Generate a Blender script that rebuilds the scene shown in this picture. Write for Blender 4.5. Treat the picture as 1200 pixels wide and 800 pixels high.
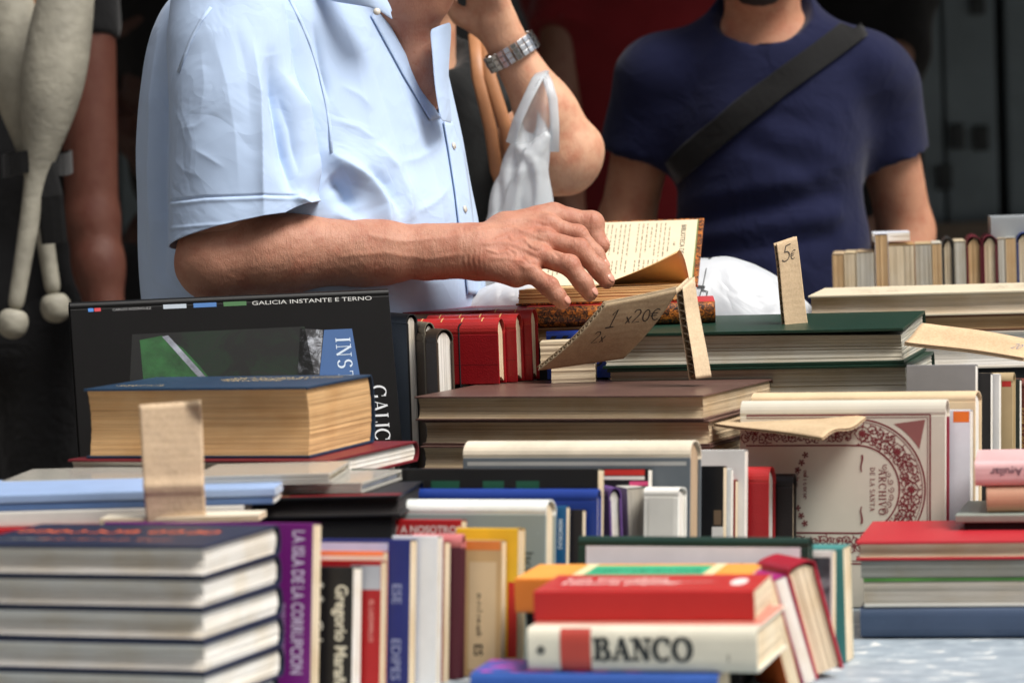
import bpy, bmesh, math, random
import numpy as np
from mathutils import Vector, Matrix, noise

random.seed(7); np.random.seed(7)
for o in list(bpy.data.objects): bpy.data.objects.remove(o)
SC = bpy.context.scene
COL = SC.collection
R = math.radians

# ------------------------------------------------------------------ camera
F = 3667.0                       # focal length in photo pixels (1200 wide)
CAM = Vector((0, 0, 1.27))
PITCH = math.atan(200 / F); ROLL = R(2.0)
FWD = Vector((0, math.cos(PITCH), -math.sin(PITCH)))
_U = Vector((0, math.sin(PITCH), math.cos(PITCH))); _R = Vector((1, 0, 0))
RC = _R * math.cos(ROLL) - _U * math.sin(ROLL)
UC = _R * math.sin(ROLL) + _U * math.cos(ROLL)
cd = bpy.data.cameras.new('camera'); cam = bpy.data.objects.new('camera', cd); COL.objects.link(cam)
cam.matrix_world = Matrix(((RC.x, UC.x, -FWD.x, CAM.x), (RC.y, UC.y, -FWD.y, CAM.y), (RC.z, UC.z, -FWD.z, CAM.z), (0, 0, 0, 1)))
cd.sensor_width = 36; cd.lens = F / 1200 * 36; cd.clip_end = 500; cd.clip_start = .05
cd.dof.use_dof = True; cd.dof.focus_distance = 3.62; cd.dof.aperture_fstop = 5.2
SC.camera = cam

# ------------------------------------------------------------------ light
SUN_AZ, SUN_EL = R(124), R(57)        # azimuth from +Y towards +X
w = bpy.data.worlds.new('World'); SC.world = w; w.use_nodes = True
nt = w.node_tree; bg = nt.nodes['Background']
sky = nt.nodes.new('ShaderNodeTexSky'); sky.sky_type = 'NISHITA'; sky.sun_disc = False
sky.sun_elevation = SUN_EL; sky.sun_rotation = SUN_AZ; sky.dust_density = 4; sky.air_density = 1.0; sky.ozone_density = .6
hs = nt.nodes.new('ShaderNodeHueSaturation'); hs.inputs['Saturation'].default_value = .45
nt.links.new(sky.outputs[0], hs.inputs['Color']); nt.links.new(hs.outputs[0], bg.inputs[0])
bg.inputs[1].default_value = .11
sd = bpy.data.lights.new('sun', 'SUN'); sun = bpy.data.objects.new('sun', sd); COL.objects.link(sun)
sd.energy = 2.7; sd.angle = R(26); sd.color = (1, .965, .91)
_s = Vector((math.sin(SUN_AZ) * math.cos(SUN_EL), math.cos(SUN_AZ) * math.cos(SUN_EL), math.sin(SUN_EL)))
sun.rotation_euler = _s.to_track_quat('Z', 'Y').to_euler()
vs = SC.view_settings; vs.view_transform = 'Standard'; vs.look = 'None'; vs.gamma = 1; vs.use_curve_mapping = False
vs.exposure = .48
SC.render.engine = 'CYCLES'
cy = SC.cycles; cy.max_bounces = 6; cy.diffuse_bounces = 3; cy.glossy_bounces = 3; cy.transmission_bounces = 6; cy.transparent_max_bounces = 8; cy.caustics_reflective = cy.caustics_refractive = False

# ------------------------------------------------------------------ helpers
def at(px, py, Y):
    d = FWD + RC * ((px - 600) / F) + UC * ((400 - py) / F)
    return CAM + d * (Y / d.y)

def proj(P):
    d = P - CAM; k = d.dot(FWD)
    return 600 + F * d.dot(RC) / k, 400 - F * d.dot(UC) / k

def lin(c):
    return tuple(((v / 255) / 12.92 if v / 255 <= .04045 else ((v / 255 + .055) / 1.055) ** 2.4) for v in c)

def link(o, parent=None):
    COL.objects.link(o)
    if parent is not None: o.parent = parent
    return o

def empty(name, M, label=None, cat=None, group=None):
    o = bpy.data.objects.new(name, None); o.empty_display_size = .05
    COL.objects.link(o); o.matrix_world = M
    tag(o, label, cat, group)
    return o

def tag(o, label=None, cat=None, group=None, kind=None):
    if label: o['label'] = label
    if cat: o['category'] = cat
    if group: o['group'] = group
    if kind: o['kind'] = kind
    return o

def mesh_obj(name, verts, faces, m, parent=None, smooth=False):
    me = bpy.data.meshes.new(name)
    me.from_pydata([tuple(v) for v in verts], [], faces); me.update()
    if m: me.materials.append(m)
    if smooth: me.polygons.foreach_set('use_smooth', [True] * len(me.polygons))
    return link(bpy.data.objects.new(name, me), parent)

def bm_obj(name, bm, m, parent=None, smooth=False):
    me = bpy.data.meshes.new(name); bm.normal_update(); bm.to_mesh(me); bm.free()
    if m: me.materials.append(m)
    if smooth: me.polygons.foreach_set('use_smooth', [True] * len(me.polygons))
    return link(bpy.data.objects.new(name, me), parent)

def bx(bm, x0, x1, y0, y1, z0, z1, bev=0, seg=2):
    vs_ = [bm.verts.new((x, y, z)) for z in (z0, z1) for y in (y0, y1) for x in (x0, x1)]
    fs = [bm.faces.new([vs_[i] for i in f]) for f in ((0, 2, 3, 1), (4, 5, 7, 6), (0, 1, 5, 4), (2, 6, 7, 3), (0, 4, 6, 2), (1, 3, 7, 5))]
    if bev:
        es = list({e for f in fs for e in f.edges})
        bmesh.ops.bevel(bm, geom=es, offset=bev, segments=seg, affect='EDGES', profile=.6)
    return bm

def tube(pts, rad, n=10, cap=True):
    """verts, faces of a tube along pts with a radius per point"""
    V, Fc = [], []
    pts = [Vector(p) for p in pts]
    up = None
    for i, p in enumerate(pts):
        t = (pts[min(i + 1, len(pts) - 1)] - pts[max(i - 1, 0)]).normalized()
        if up is None:
            up = Vector((0, 0, 1)) if abs(t.z) < .9 else Vector((0, 1, 0))
        a = t.cross(up).normalized(); b = a.cross(t).normalized(); up = b
        r = rad[i] if hasattr(rad, '__len__') else rad
        ra, rb = r if hasattr(r, '__len__') else (r, r)
        for k in range(n):
            th = 2 * math.pi * k / n
            V.append(p + a * (ra * math.cos(th)) + b * (rb * math.sin(th)))
    for i in range(len(pts) - 1):
        for k in range(n):
            Fc.append((i * n + k, i * n + (k + 1) % n, (i + 1) * n + (k + 1) % n, (i + 1) * n + k))
    if cap:
        Fc.append(tuple(range(n))[::-1]); Fc.append(tuple((len(pts) - 1) * n + k for k in range(n)))
    return V, Fc

# ------------------------------------------------------------------ materials
MATS = {}
def nodes_of(name):
    m = bpy.data.materials.new(name); m.use_nodes = True
    return m, m.node_tree, m.node_tree.nodes['Principled BSDF']

def _n(nt, t, **kw):
    n = nt.nodes.new(t)
    for k, v in kw.items():
        if k in n.inputs: n.inputs[k].default_value = v
        else: setattr(n, k, v)
    return n

def ramp(nt, stops):
    r = nt.nodes.new('ShaderNodeValToRGB'); e = r.color_ramp.elements
    while len(e) < len(stops): e.new(.5)
    for i, (p, c) in enumerate(stops):
        e[i].position = p; e[i].color = (*c, 1) if len(c) == 3 else c
    return r

def cover(rgb, rough=.5, kind='plain', var=.12, spec=.5):
    """cover stock: rgb is the sRGB colour of the cloth, leather or card"""
    key = (tuple(rgb), rough, kind, var)
    if key in MATS: return MATS[key]
    m, nt, b = nodes_of('cover_' + kind)
    c = lin(rgb)
    tc = _n(nt, 'ShaderNodeTexCoord'); oi = _n(nt, 'ShaderNodeObjectInfo')
    add = _n(nt, 'ShaderNodeVectorMath', operation='ADD')
    nt.links.new(tc.outputs['Object'], add.inputs[0]); nt.links.new(oi.outputs['Random'], add.inputs[1])
    n1 = _n(nt, 'ShaderNodeTexNoise', Scale=14.0, Detail=6.0, Roughness=.62); nt.links.new(add.outputs[0], n1.inputs['Vector'])
    lo = tuple(v * (1 - var) for v in c); hi = tuple(min(1, v * (1 + var * .8) + var * .012) for v in c)
    rp = ramp(nt, [(.3, lo), (.72, hi)])
    nt.links.new(n1.outputs['Fac'], rp.inputs[0])
    src = rp.outputs[0]
    # scuffs: pale rubbed spots
    n2 = _n(nt, 'ShaderNodeTexNoise', Scale=75.0, Detail=5.0, Roughness=.75); nt.links.new(add.outputs[0], n2.inputs['Vector'])
    r2 = ramp(nt, [(.63, (0, 0, 0)), (.76, (1, 1, 1))]); nt.links.new(n2.outputs['Fac'], r2.inputs[0])
    mul = _n(nt, 'ShaderNodeMath', operation='MULTIPLY'); mul.inputs[1].default_value = .28 if kind != 'gloss' else .1
    nt.links.new(r2.outputs[0], mul.inputs[0])
    mx = _n(nt, 'ShaderNodeMixRGB'); mx.inputs[2].default_value = (*tuple(min(1, v * 1.5 + .05) for v in c), 1)
    nt.links.new(mul.outputs[0], mx.inputs[0]); nt.links.new(src, mx.inputs[1]); src = mx.outputs[0]
    if kind == 'marble':
        v1 = _n(nt, 'ShaderNodeTexNoise', Scale=240.0, Detail=3.0, Roughness=.7, Distortion=1.2); nt.links.new(add.outputs[0], v1.inputs['Vector'])
        rm = ramp(nt, [(.40, lin((34, 20, 14))), (.5, lin((110, 62, 30))), (.62, lin((205, 120, 40)))]); nt.links.new(v1.outputs['Fac'], rm.inputs[0])
        src = rm.outputs[0]
    nt.links.new(src, b.inputs['Base Color'])
    b.inputs['Roughness'].default_value = rough
    b.inputs['Specular IOR Level'].default_value = spec
    bp = _n(nt, 'ShaderNodeBump', Strength=.35 if kind in ('leather', 'cloth') else .12, Distance=.0006)
    if kind == 'leather':
        t = _n(nt, 'ShaderNodeTexVoronoi', Scale=700.0); nt.links.new(add.outputs[0], t.inputs['Vector']); nt.links.new(t.outputs['Distance'], bp.inputs['Height'])
    elif kind == 'cloth':
        t = _n(nt, 'ShaderNodeTexNoise', Scale=1500.0, Detail=2.0); nt.links.new(add.outputs[0], t.inputs['Vector']); nt.links.new(t.outputs['Fac'], bp.inputs['Height'])
    else:
        t = _n(nt, 'ShaderNodeTexNoise', Scale=60.0, Detail=7.0); nt.links.new(add.outputs[0], t.inputs['Vector']); nt.links.new(t.outputs['Fac'], bp.inputs['Height'])
    nt.links.new(bp.outputs[0], b.inputs['Normal'])
    MATS[key] = m
    return m

def pages(rgb, dark=.62):
    key = ('pages', tuple(rgb), dark)
    if key in MATS: return MATS[key]
    m, nt, b = nodes_of('paper_edges'); c = lin(rgb)
    tc = _n(nt, 'ShaderNodeTexCoord'); mp = _n(nt, 'ShaderNodeMapping'); mp.inputs['Scale'].default_value = (4, 4, 1100)
    oi = _n(nt, 'ShaderNodeObjectInfo'); add = _n(nt, 'ShaderNodeVectorMath', operation='ADD')
    nt.links.new(tc.outputs['Object'], add.inputs[0]); nt.links.new(oi.outputs['Random'], add.inputs[1])
    nt.links.new(add.outputs[0], mp.inputs['Vector'])
    n1 = _n(nt, 'ShaderNodeTexNoise', Scale=1.0, Detail=3.0, Roughness=.7); nt.links.new(mp.outputs[0], n1.inputs['Vector'])
    rp = ramp(nt, [(.28, tuple(v * dark for v in c)), (.55, c), (.8, tuple(min(1, v * 1.1) for v in c))]); nt.links.new(n1.outputs['Fac'], rp.inputs[0])
    mp2 = _n(nt, 'ShaderNodeMapping'); mp2.inputs['Scale'].default_value = (9, 9, 160); nt.links.new(add.outputs[0], mp2.inputs['Vector'])
    n2 = _n(nt, 'ShaderNodeTexNoise', Scale=1.0, Detail=4.0); nt.links.new(mp2.outputs[0], n2.inputs['Vector'])
    r2 = ramp(nt, [(.3, (.78, .75, .7)), (.6, (1, 1, 1))]); nt.links.new(n2.outputs['Fac'], r2.inputs[0])
    mx = _n(nt, 'ShaderNodeMixRGB', blend_type='MULTIPLY'); mx.inputs[0].default_value = .8
    nt.links.new(rp.outputs[0], mx.inputs[1]); nt.links.new(r2.outputs[0], mx.inputs[2])
    # foxing stains
    n3 = _n(nt, 'ShaderNodeTexNoise', Scale=22.0, Detail=5.0); nt.links.new(add.outputs[0], n3.inputs['Vector'])
    r3 = ramp(nt, [(.45, (1, 1, 1)), (.75, (.86, .76, .6))]); nt.links.new(n3.outputs['Fac'], r3.inputs[0])
    mx2 = _n(nt, 'ShaderNodeMixRGB', blend_type='MULTIPLY'); mx2.inputs[0].default_value = .7
    nt.links.new(mx.outputs[0], mx2.inputs[1]); nt.links.new(r3.outputs[0], mx2.inputs[2])
    nt.links.new(mx2.outputs[0], b.inputs['Base Color']); b.inputs['Roughness'].default_value = .85
    bp = _n(nt, 'ShaderNodeBump', Strength=.55, Distance=.0008); nt.links.new(n1.outputs['Fac'], bp.inputs['Height']); nt.links.new(bp.outputs[0], b.inputs['Normal'])
    MATS[key] = m
    return m

def ink(rgb, rough=.5):
    key = ('ink', tuple(rgb))
    if key in MATS: return MATS[key]
    m, nt, b = nodes_of('print_ink'); c = lin(rgb)
    tc = _n(nt, 'ShaderNodeTexCoord'); n1 = _n(nt, 'ShaderNodeTexNoise', Scale=30.0, Detail=4.0); nt.links.new(tc.outputs['Object'], n1.inputs['Vector'])
    rp = ramp(nt, [(.3, tuple(v * .93 for v in c)), (.7, tuple(min(1, v * 1.05) for v in c))]); nt.links.new(n1.outputs['Fac'], rp.inputs[0])
    nt.links.new(rp.outputs[0], b.inputs['Base Color']); b.inputs['Roughness'].default_value = rough
    MATS[key] = m
    return m

def simple(name, rgb, rough=.6, var=.15, scale=30, bump=.1, bscale=200, metal=0, dist=.001, spec=.5, sheen=0):
    key = (name, tuple(rgb), rough)
    if key in MATS: return MATS[key]
    m, nt, b = nodes_of(name); c = lin(rgb)
    tc = _n(nt, 'ShaderNodeTexCoord'); n1 = _n(nt, 'ShaderNodeTexNoise', Scale=float(scale), Detail=6.0, Roughness=.6); nt.links.new(tc.outputs['Object'], n1.inputs['Vector'])
    rp = ramp(nt, [(.3, tuple(v * (1 - var) for v in c)), (.7, tuple(min(1, v * (1 + var)) for v in c))]); nt.links.new(n1.outputs['Fac'], rp.inputs[0])
    nt.links.new(rp.outputs[0], b.inputs['Base Color']); b.inputs['Roughness'].default_value = rough; b.inputs['Metallic'].default_value = metal
    b.inputs['Specular IOR Level'].default_value = spec
    if sheen: b.inputs['Sheen Weight'].default_value = sheen
    n2 = _n(nt, 'ShaderNodeTexNoise', Scale=float(bscale), Detail=4.0); nt.links.new(tc.outputs['Object'], n2.inputs['Vector'])
    bp = _n(nt, 'ShaderNodeBump', Strength=bump, Distance=dist); nt.links.new(n2.outputs['Fac'], bp.inputs['Height']); nt.links.new(bp.outputs[0], b.inputs['Normal'])
    MATS[key] = m
    return m

PW = pages((236, 232, 224)); PC = pages((226, 208, 178)); PT = pages((206, 172, 128)); PG = pages((196, 190, 176)); PY = pages((216, 196, 160), .5)

# ------------------------------------------------------------------ lettering
def text_polys(s, size, bold=0.0):
    cu = bpy.data.curves.new('t', 'FONT'); cu.body = s; cu.size = size; cu.offset = bold * size; cu.resolution_u = 3
    cu.fill_mode = 'FRONT'
    o = bpy.data.objects.new('t', cu); me = bpy.data.meshes.new_from_object(o)
    V = [(v.co.x, v.co.y) for v in me.vertices]; Fc = [tuple(p.vertices) for p in me.polygons]
    bpy.data.meshes.remove(me); bpy.data.objects.remove(o); bpy.data.curves.remove(cu)
    return V, Fc

def strokes_polys(strokes):
    """strokes: list of (points, w0, w1); each becomes a flat ribbon"""
    V, Fc, L = [], [], []
    for si, (pts, w0, w1) in enumerate(strokes):
        n = len(pts); base = len(V)
        for i, (x, y) in enumerate(pts):
            x0, y0 = pts[max(i - 1, 0)]; x1, y1 = pts[min(i + 1, n - 1)]
            tx, ty = x1 - x0, y1 - y0; l = math.hypot(tx, ty) or 1; tx /= l; ty /= l
            ww = w0 + (w1 - w0) * (i / (n - 1)) if w1 >= 0 else w0 + (-w1 - w0) * abs(ty)   # w1<0: pen contrast
            V.append((x - ty * ww / 2, y + tx * ww / 2)); V.append((x + ty * ww / 2, y - tx * ww / 2)); L += [si, si]
        for i in range(n - 1):
            a = base + 2 * i
            Fc.append((a + 1, a + 3, a + 2, a))
    return V, Fc, L

def _arc(cx, cy, rx, ry, a0, a1, n=14):
    return [(cx + rx * math.cos(R(a0 + (a1 - a0) * i / n)), cy + ry * math.sin(R(a0 + (a1 - a0) * i / n))) for i in range(n + 1)]

def serif_letters(s, size, thick=.16, thin=.055, ser=.09, gap=.14):
    """roman capitals with serifs and pen contrast, cap height = size"""
    out = []; x = 0
    def st(pts, a=thin, b=None): out.append(([(x + p[0], p[1]) for p in pts], a, a if b is None else b))
    def stem(cx, y0=0, y1=1): st([(cx, y0), (cx, y1)], thick); sf(cx, y0); sf(cx, y1)
    def sf(cx, y): yy = thin / 2 if y < .5 else y - thin / 2; st([(cx - thick / 2 - ser, yy), (cx + thick / 2 + ser, yy)], thin)
    for ch in s:
        if ch == ' ': x += .45; continue
        if ch == 'I': wd = .3; stem(.15)
        elif ch == 'L': wd = .62; stem(.18); st([(.18, thin / 2), (.6, thin / 2)]); st([(.6, 0), (.6, .25)])
        elif ch == 'A': wd = .82; st([(.1, 0), (.41, 1)], thin); st([(.4, 1), (.7, 0)], thick); st([(.2, .34), (.6, .34)]); sf(.1, 0); sf(.7, 0)
        elif ch == 'V': wd = .82; st([(.12, 1), (.42, 0)], thick); st([(.42, 0), (.72, 1)], thin); sf(.12, 1); sf(.72, 1)
        elif ch == 'N': wd = .86; st([(.15, 0), (.15, 1)], thin); st([(.15, 1), (.7, 0)], thick); st([(.7, 0), (.7, 1)], thin); sf(.15, 0); sf(.7, 1); sf(.12, 1)
        elif ch == 'O': wd = .88; st(_arc(.44, .5, .36, .48, 0, 360, 24), thin, -thick)
        elif ch == 'C': wd = .8; st(_arc(.44, .5, .36, .48, 45, 315, 20), thin, -thick); st([(.71, .66), (.71, .97)], thin)
        elif ch == 'G': wd = .88; st(_arc(.44, .5, .36, .48, 45, 330, 20), thin, -thick); st([(.71, .66), (.71, .97)], thin); st([(.74, .08), (.74, .42)], thick); sf(.74, .42)
        elif ch == 'S': wd = .62; st(_arc(.3, .74, .21, .24, 20, 270, 14) + _arc(.3, .26, .23, .24, 90, -160, 14), thin, -thick)
        elif ch == 'D': wd = .86; stem(.18); st(_arc(.3, .5, .46, .475, 90, -90, 16), thin, -thick)
        elif ch == 'R': wd = .8; stem(.18); st(_arc(.36, .75, .26, .225, 90, -90, 12), thin, -thick); st([(.36, .5), (.7, 0)], thick); sf(.7, 0)
        elif ch == 'B': wd = .76; stem(.18); st(_arc(.34, .76, .24, .215, 90, -90, 12), thin, -thick); st(_arc(.36, .27, .3, .245, 90, -90, 12), thin, -thick)
        elif ch == 'E': wd = .66; stem(.18); [st([(.18, y), (.56, y)]) for y in (thin / 2, .5, 1 - thin / 2)]; st([(.56, 0), (.56, .24)]); st([(.56, .78), (.56, 1)])
        elif ch == 'H': wd = .86; stem(.17); stem(.69); st([(.17, .5), (.69, .5)])
        elif ch == 'T': wd = .72; st([(.36, 0), (.36, 1)], thick); sf(.36, 0); st([(.04, 1 - thin / 2), (.68, 1 - thin / 2)]); st([(.05, .78), (.05, 1)]); st([(.67, .78), (.67, 1)])
        else: wd = .5; stem(.2)
        x += wd + gap
    V, Fc, L = strokes_polys([([(a * size, b * size) for a, b in p], w0 * size, w1 * size) for p, w0, w1 in out])
    return V, Fc, L

def scrawl(n_words, size, seed, spacing=.3):
    """letter-like strokes for print too small to read in the photograph"""
    rn = random.Random(seed); out = []; x = 0
    for wd in range(n_words):
        for k in range(rn.randint(3, 8)):
            c = rn.random()
            if c < .5: out.append(([(x, 0), (x, rn.choice((.62, .62, 1)))], .14, .14))
            if c > .25: out.append((_arc(x + .25, .31, .22, .29, rn.choice((0, 60)), rn.choice((270, 360)), 7), .13, .13))
            if c > .8: out.append(([(x, .31), (x + .42, .31)], .11, .11))
            x += .58
        x += spacing
    return strokes_polys([([(a * size, b * size) for a, b in p], w0 * size, w1 * size) for p, w0, w1 in out])
# ------------------------------------------------------------------ market tables
TZ = .80
ALLB = []
card_m = simple('cardboard', (206, 176, 142), .85, .12, 40, .25, 90)
def make_table(label, x0, x1, y0, y1, yaw=0):
    M = Matrix.Translation(((x0 + x1) / 2, (y0 + y1) / 2, 0)) @ Matrix.Rotation(R(yaw), 4, 'Z')
    t = empty('market_table', M, label, 'table')
    hx, hy = (x1 - x0) / 2, (y1 - y0) / 2
    m, nt, b = nodes_of('table_cloth')
    tc = _n(nt, 'ShaderNodeTexCoord'); mp = _n(nt, 'ShaderNodeMapping'); mp.inputs['Scale'].default_value = (34, 55, 30); nt.links.new(tc.outputs['Object'], mp.inputs['Vector'])
    n1 = _n(nt, 'ShaderNodeTexNoise', Scale=1.0, Detail=3.0, Roughness=.55, Distortion=.6); nt.links.new(mp.outputs[0], n1.inputs['Vector'])
    rp = ramp(nt, [(.40, lin((146, 158, 168))), (.60, lin((170, 182, 190))), (.66, lin((236, 236, 230)))]); nt.links.new(n1.outputs['Fac'], rp.inputs[0])
    nt.links.new(rp.outputs[0], b.inputs['Base Color']); b.inputs['Roughness'].default_value = .45
    bm = bmesh.new(); bx(bm, -hx, hx, -hy, hy, TZ - .03, TZ, .004); bm_obj('tabletop', bm, m, t)
    lm = simple('grey_steel', (110, 112, 115), .4, .1, metal=.8)
    for sx in (-1, 1):
        for sy in (-1, 1):
            bm = bmesh.new(); bx(bm, sx * (hx - .06) - .018, sx * (hx - .06) + .018, sy * (hy - .06) - .018, sy * (hy - .06) + .018, 0, TZ - .0305, .003); bm_obj('leg', bm, lm, t)
    return t
TABLE = make_table('long book stall table with a pale blue-grey flecked cover', -.66, 1.25, 2.42, 3.63)
TABLE2 = make_table('second stall table behind, in front of the navy shirt', .015, 1.5, 3.645, 4.42)

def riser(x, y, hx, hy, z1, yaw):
    """shade-coloured carton that lifts a pile off the table"""
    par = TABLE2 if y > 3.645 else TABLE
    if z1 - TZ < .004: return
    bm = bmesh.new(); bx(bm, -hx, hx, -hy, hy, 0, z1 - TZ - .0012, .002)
    o = bm_obj('riser', bm, simple('riser_shade', (26, 26, 28), .9, .2), par)  # near-black colour makes the support pass for shade among the books
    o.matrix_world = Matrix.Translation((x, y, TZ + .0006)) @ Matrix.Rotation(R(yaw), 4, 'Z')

# ------------------------------------------------------------------ books
class Book: pass

def axes(mode, yaw, lean):
    a = R(yaw); X = Vector((math.cos(a), math.sin(a), 0)); Yv = Vector((-math.sin(a), math.cos(a), 0)); Z = Vector((0, 0, 1))
    if mode == 'fore': return -X, -Yv, Z
    if mode == 'spine': return X, Yv, Z
    if mode == 'head': return -Yv, X, Z
    if mode == 'headr': return Yv, -X, Z
    L = R(lean)
    return -X, -Z * math.cos(L) + Yv * math.sin(L), -Yv * math.cos(L) - Z * math.sin(L)

def anchor_local(mode, H, W, T, left):
    if mode == 'fore': return Vector((H if left else 0, W, T))
    if mode == 'spine': return Vector((0 if left else H, 0, T))
    if mode == 'head': return Vector((H, 0 if left else W, T))
    if mode == 'headr': return Vector((0, W if left else 0, T))
    return Vector((H if left else 0, 0, T))

def spine_prof(b, s):
    """point (w, t) of the outer spine surface, s from 0 (t=0) to 1 (t=T)"""
    ph = math.pi * s; T = b.T
    if b.kind == 'hard':
        return b.wj - (b.wj + b.bulge) * math.sin(ph), T / 2 * (1 - math.cos(ph)) if b.bulge > .0025 else (.5 - .5 * math.copysign(abs(math.cos(ph)) ** .6, math.cos(ph))) * T
    e = .35
    return .0012 - (.0012 + b.bulge) * math.sin(ph) ** e, (.5 - .5 * math.copysign(abs(math.cos(ph)) ** e, math.cos(ph))) * T

def book(label, anchor, mode, H, W, T, cov, pg=PW, kind='hard', yaw=-20, lean=0, bulge=None, spine=None, back=None,
         left=False, group=None, lid=0, name=None, base=None, gap=0, bt=None, spec=None, world=None, edge=.003, jag=.00035):
    b = Book(); b.kind = kind; b.T = T; b.wj = .005
    b.bulge = bulge if bulge is not None else (.004 if kind == 'hard' else .0005)
    P = Vector(world) if world is not None else at(*anchor)
    u, wv, t = axes(mode, yaw, lean)
    if W is None:
        zb = base if base is not None else TZ + .0012
        W = (P.z - zb + (wv.z * 0)) / -(wv.z) - (T * 0)
        if lean > 0: W = (P.z - zb) / math.cos(R(lean))
        if lean < 0: W = (P.z - zb - T * math.sin(R(-lean)) * 0) / math.cos(R(lean))
    b.H, b.W = H, W
    Rm = Matrix((u, wv, t)).transposed()
    loc = P - Rm @ anchor_local(mode, H, W, T, left)
    if mode == 'up':                                     # stand the lower edge on what carries it
        pass
    b.M = Matrix.Translation(loc) @ Rm.to_4x4()
    nm = name or ('hardcover_book' if kind == 'hard' else 'paperback_book')
    b.root = empty(nm, b.M, label, 'book', group)
    ov = edge if kind == 'hard' else 0
    bt = bt or (.0026 if kind == 'hard' else .0004)
    pu0, pu1, pw1 = ov, H - ov, W - ov
    # page block ---------------------------------------------------
    n = max(6, min(26, int(T / .0022)))
    rn = random.Random(hash(label) % 9999 if False else sum(map(ord, label)))
    V, Fc = [], []
    conc = min(.006, T * .18) if (kind == 'hard' and b.bulge > .0025) else 0
    tb0, tb1 = bt + .0001, T - bt - .0001
    for i in range(n + 1):
        s = i / n; tt = tb0 + (tb1 - tb0) * s
        j = [rn.uniform(-1, 1) * jag for _ in range(3)]
        if kind == 'hard': ws = b.wj + .002 - max(0, (b.wj + b.bulge - .0022)) * math.sin(math.pi * s) ** .8
        else: ws = .0012
        wf = pw1 - conc * math.sin(math.pi * s) + j[0]
        row = [(pu0 + j[1], wf), (pu0 + j[1], ws), (pu1 + j[2], ws), (pu1 + j[2], wf)]
        for q_, (uu, ww) in enumerate(row): V.append((uu, ww, tb0 + (tt - tb0) * (1 - gap * (1 if q_ == 0 else .55 if q_ == 3 else 0))))
    for i in range(n):
        for k in range(4):
            a, c = i * 4 + k, i * 4 + (k + 1) % 4
            Fc.append((a, a + 4, c + 4, c))
    Fc.append((0, 1, 2, 3)); Fc.append((n * 4 + 3, n * 4 + 2, n * 4 + 1, n * 4))
    b.pages = mesh_obj('page_block', V, Fc, pg, b.root)
    # covers -------------------------------------------------------
    if kind == 'hard':
        bm = bmesh.new(); bx(bm, 0, H, b.wj + .0035, W, T - bt, T, .0007); b.front = bm_obj('front_cover', bm, cov, b.root)
        bm = bmesh.new(); bx(bm, 0, H, b.wj + .0035, W, 0, bt, .0007); b.back = bm_obj('back_cover', bm, back or cov, b.root)
        prof = [(b.wj + .006, .0011)] + [spine_prof(b, i / 12) for i in range(13)] + [(b.wj + .006, T - .0011)]
    else:
        prof = [(W, 0)] + [spine_prof(b, i / 10) for i in range(11)] + [(W, T)]
    th = .0012 if kind == 'hard' else .00038
    m_ = len(prof); V, Fc = [], []
    cen = (b.W * .3, T / 2)
    inn = []
    for i, (ww, tt) in enumerate(prof):
        w0, t0 = prof[max(i - 1, 0)]; w1, t1 = prof[min(i + 1, m_ - 1)]
        dx, dy = w1 - w0, t1 - t0; l = math.hypot(dx, dy) or 1
        inn.append((ww + dy / l * th, tt - dx / l * th))
    ns = 4
    for q in range(ns + 1):
        uu = H * q / ns
        for (ww, tt) in prof: V.append((uu, ww, tt))
        for (ww, tt) in inn: V.append((uu, ww, tt))
    st = 2 * m_
    for q in range(ns):
        for i in range(m_ - 1):
            a = q * st + i
            Fc.append((a, a + st, a + st + 1, a + 1)); Fc.append((a + m_, a + m_ + 1, a + m_ + st + 1, a + m_ + st))
        for i in (0, m_ - 1):
            a = q * st + i
            Fc.append((a, a + m_, a + m_ + st, a + st) if i == 0 else (a, a + st, a + st + m_, a + m_))
    for q in (0, ns):
        for i in range(m_ - 1):
            a = q * st + i; f = (a, a + 1, a + m_ + 1, a + m_)
            Fc.append(f if q == 0 else f[::-1])
    b.spine = mesh_obj('spine' if kind == 'hard' else 'cover', V, Fc, spine or cov, b.root)
    if kind != 'hard': b.front = b.spine
    if lid and kind == 'hard':
        b.front.matrix_local = Matrix.Translation((0, b.wj, T)) @ Matrix.Rotation(R(lid), 4, 'X') @ Matrix.Translation((0, -b.wj, -T))
    ALLB.append((b, mode, yaw, T))
    return b

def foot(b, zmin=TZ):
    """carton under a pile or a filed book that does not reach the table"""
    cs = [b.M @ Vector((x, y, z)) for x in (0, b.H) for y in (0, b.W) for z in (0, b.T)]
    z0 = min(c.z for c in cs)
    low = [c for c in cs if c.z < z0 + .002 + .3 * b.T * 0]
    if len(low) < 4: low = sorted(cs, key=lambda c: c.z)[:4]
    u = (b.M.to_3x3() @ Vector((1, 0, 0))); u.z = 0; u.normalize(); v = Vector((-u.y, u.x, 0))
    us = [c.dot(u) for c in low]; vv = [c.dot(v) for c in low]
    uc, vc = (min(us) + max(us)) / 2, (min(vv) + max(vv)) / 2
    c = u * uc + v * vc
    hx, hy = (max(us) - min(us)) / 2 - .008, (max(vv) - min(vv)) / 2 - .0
    riser(c.x, c.y, max(hx, .02), max(hy - .004, .006), z0, math.degrees(math.atan2(u.y, u.x)))

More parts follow.
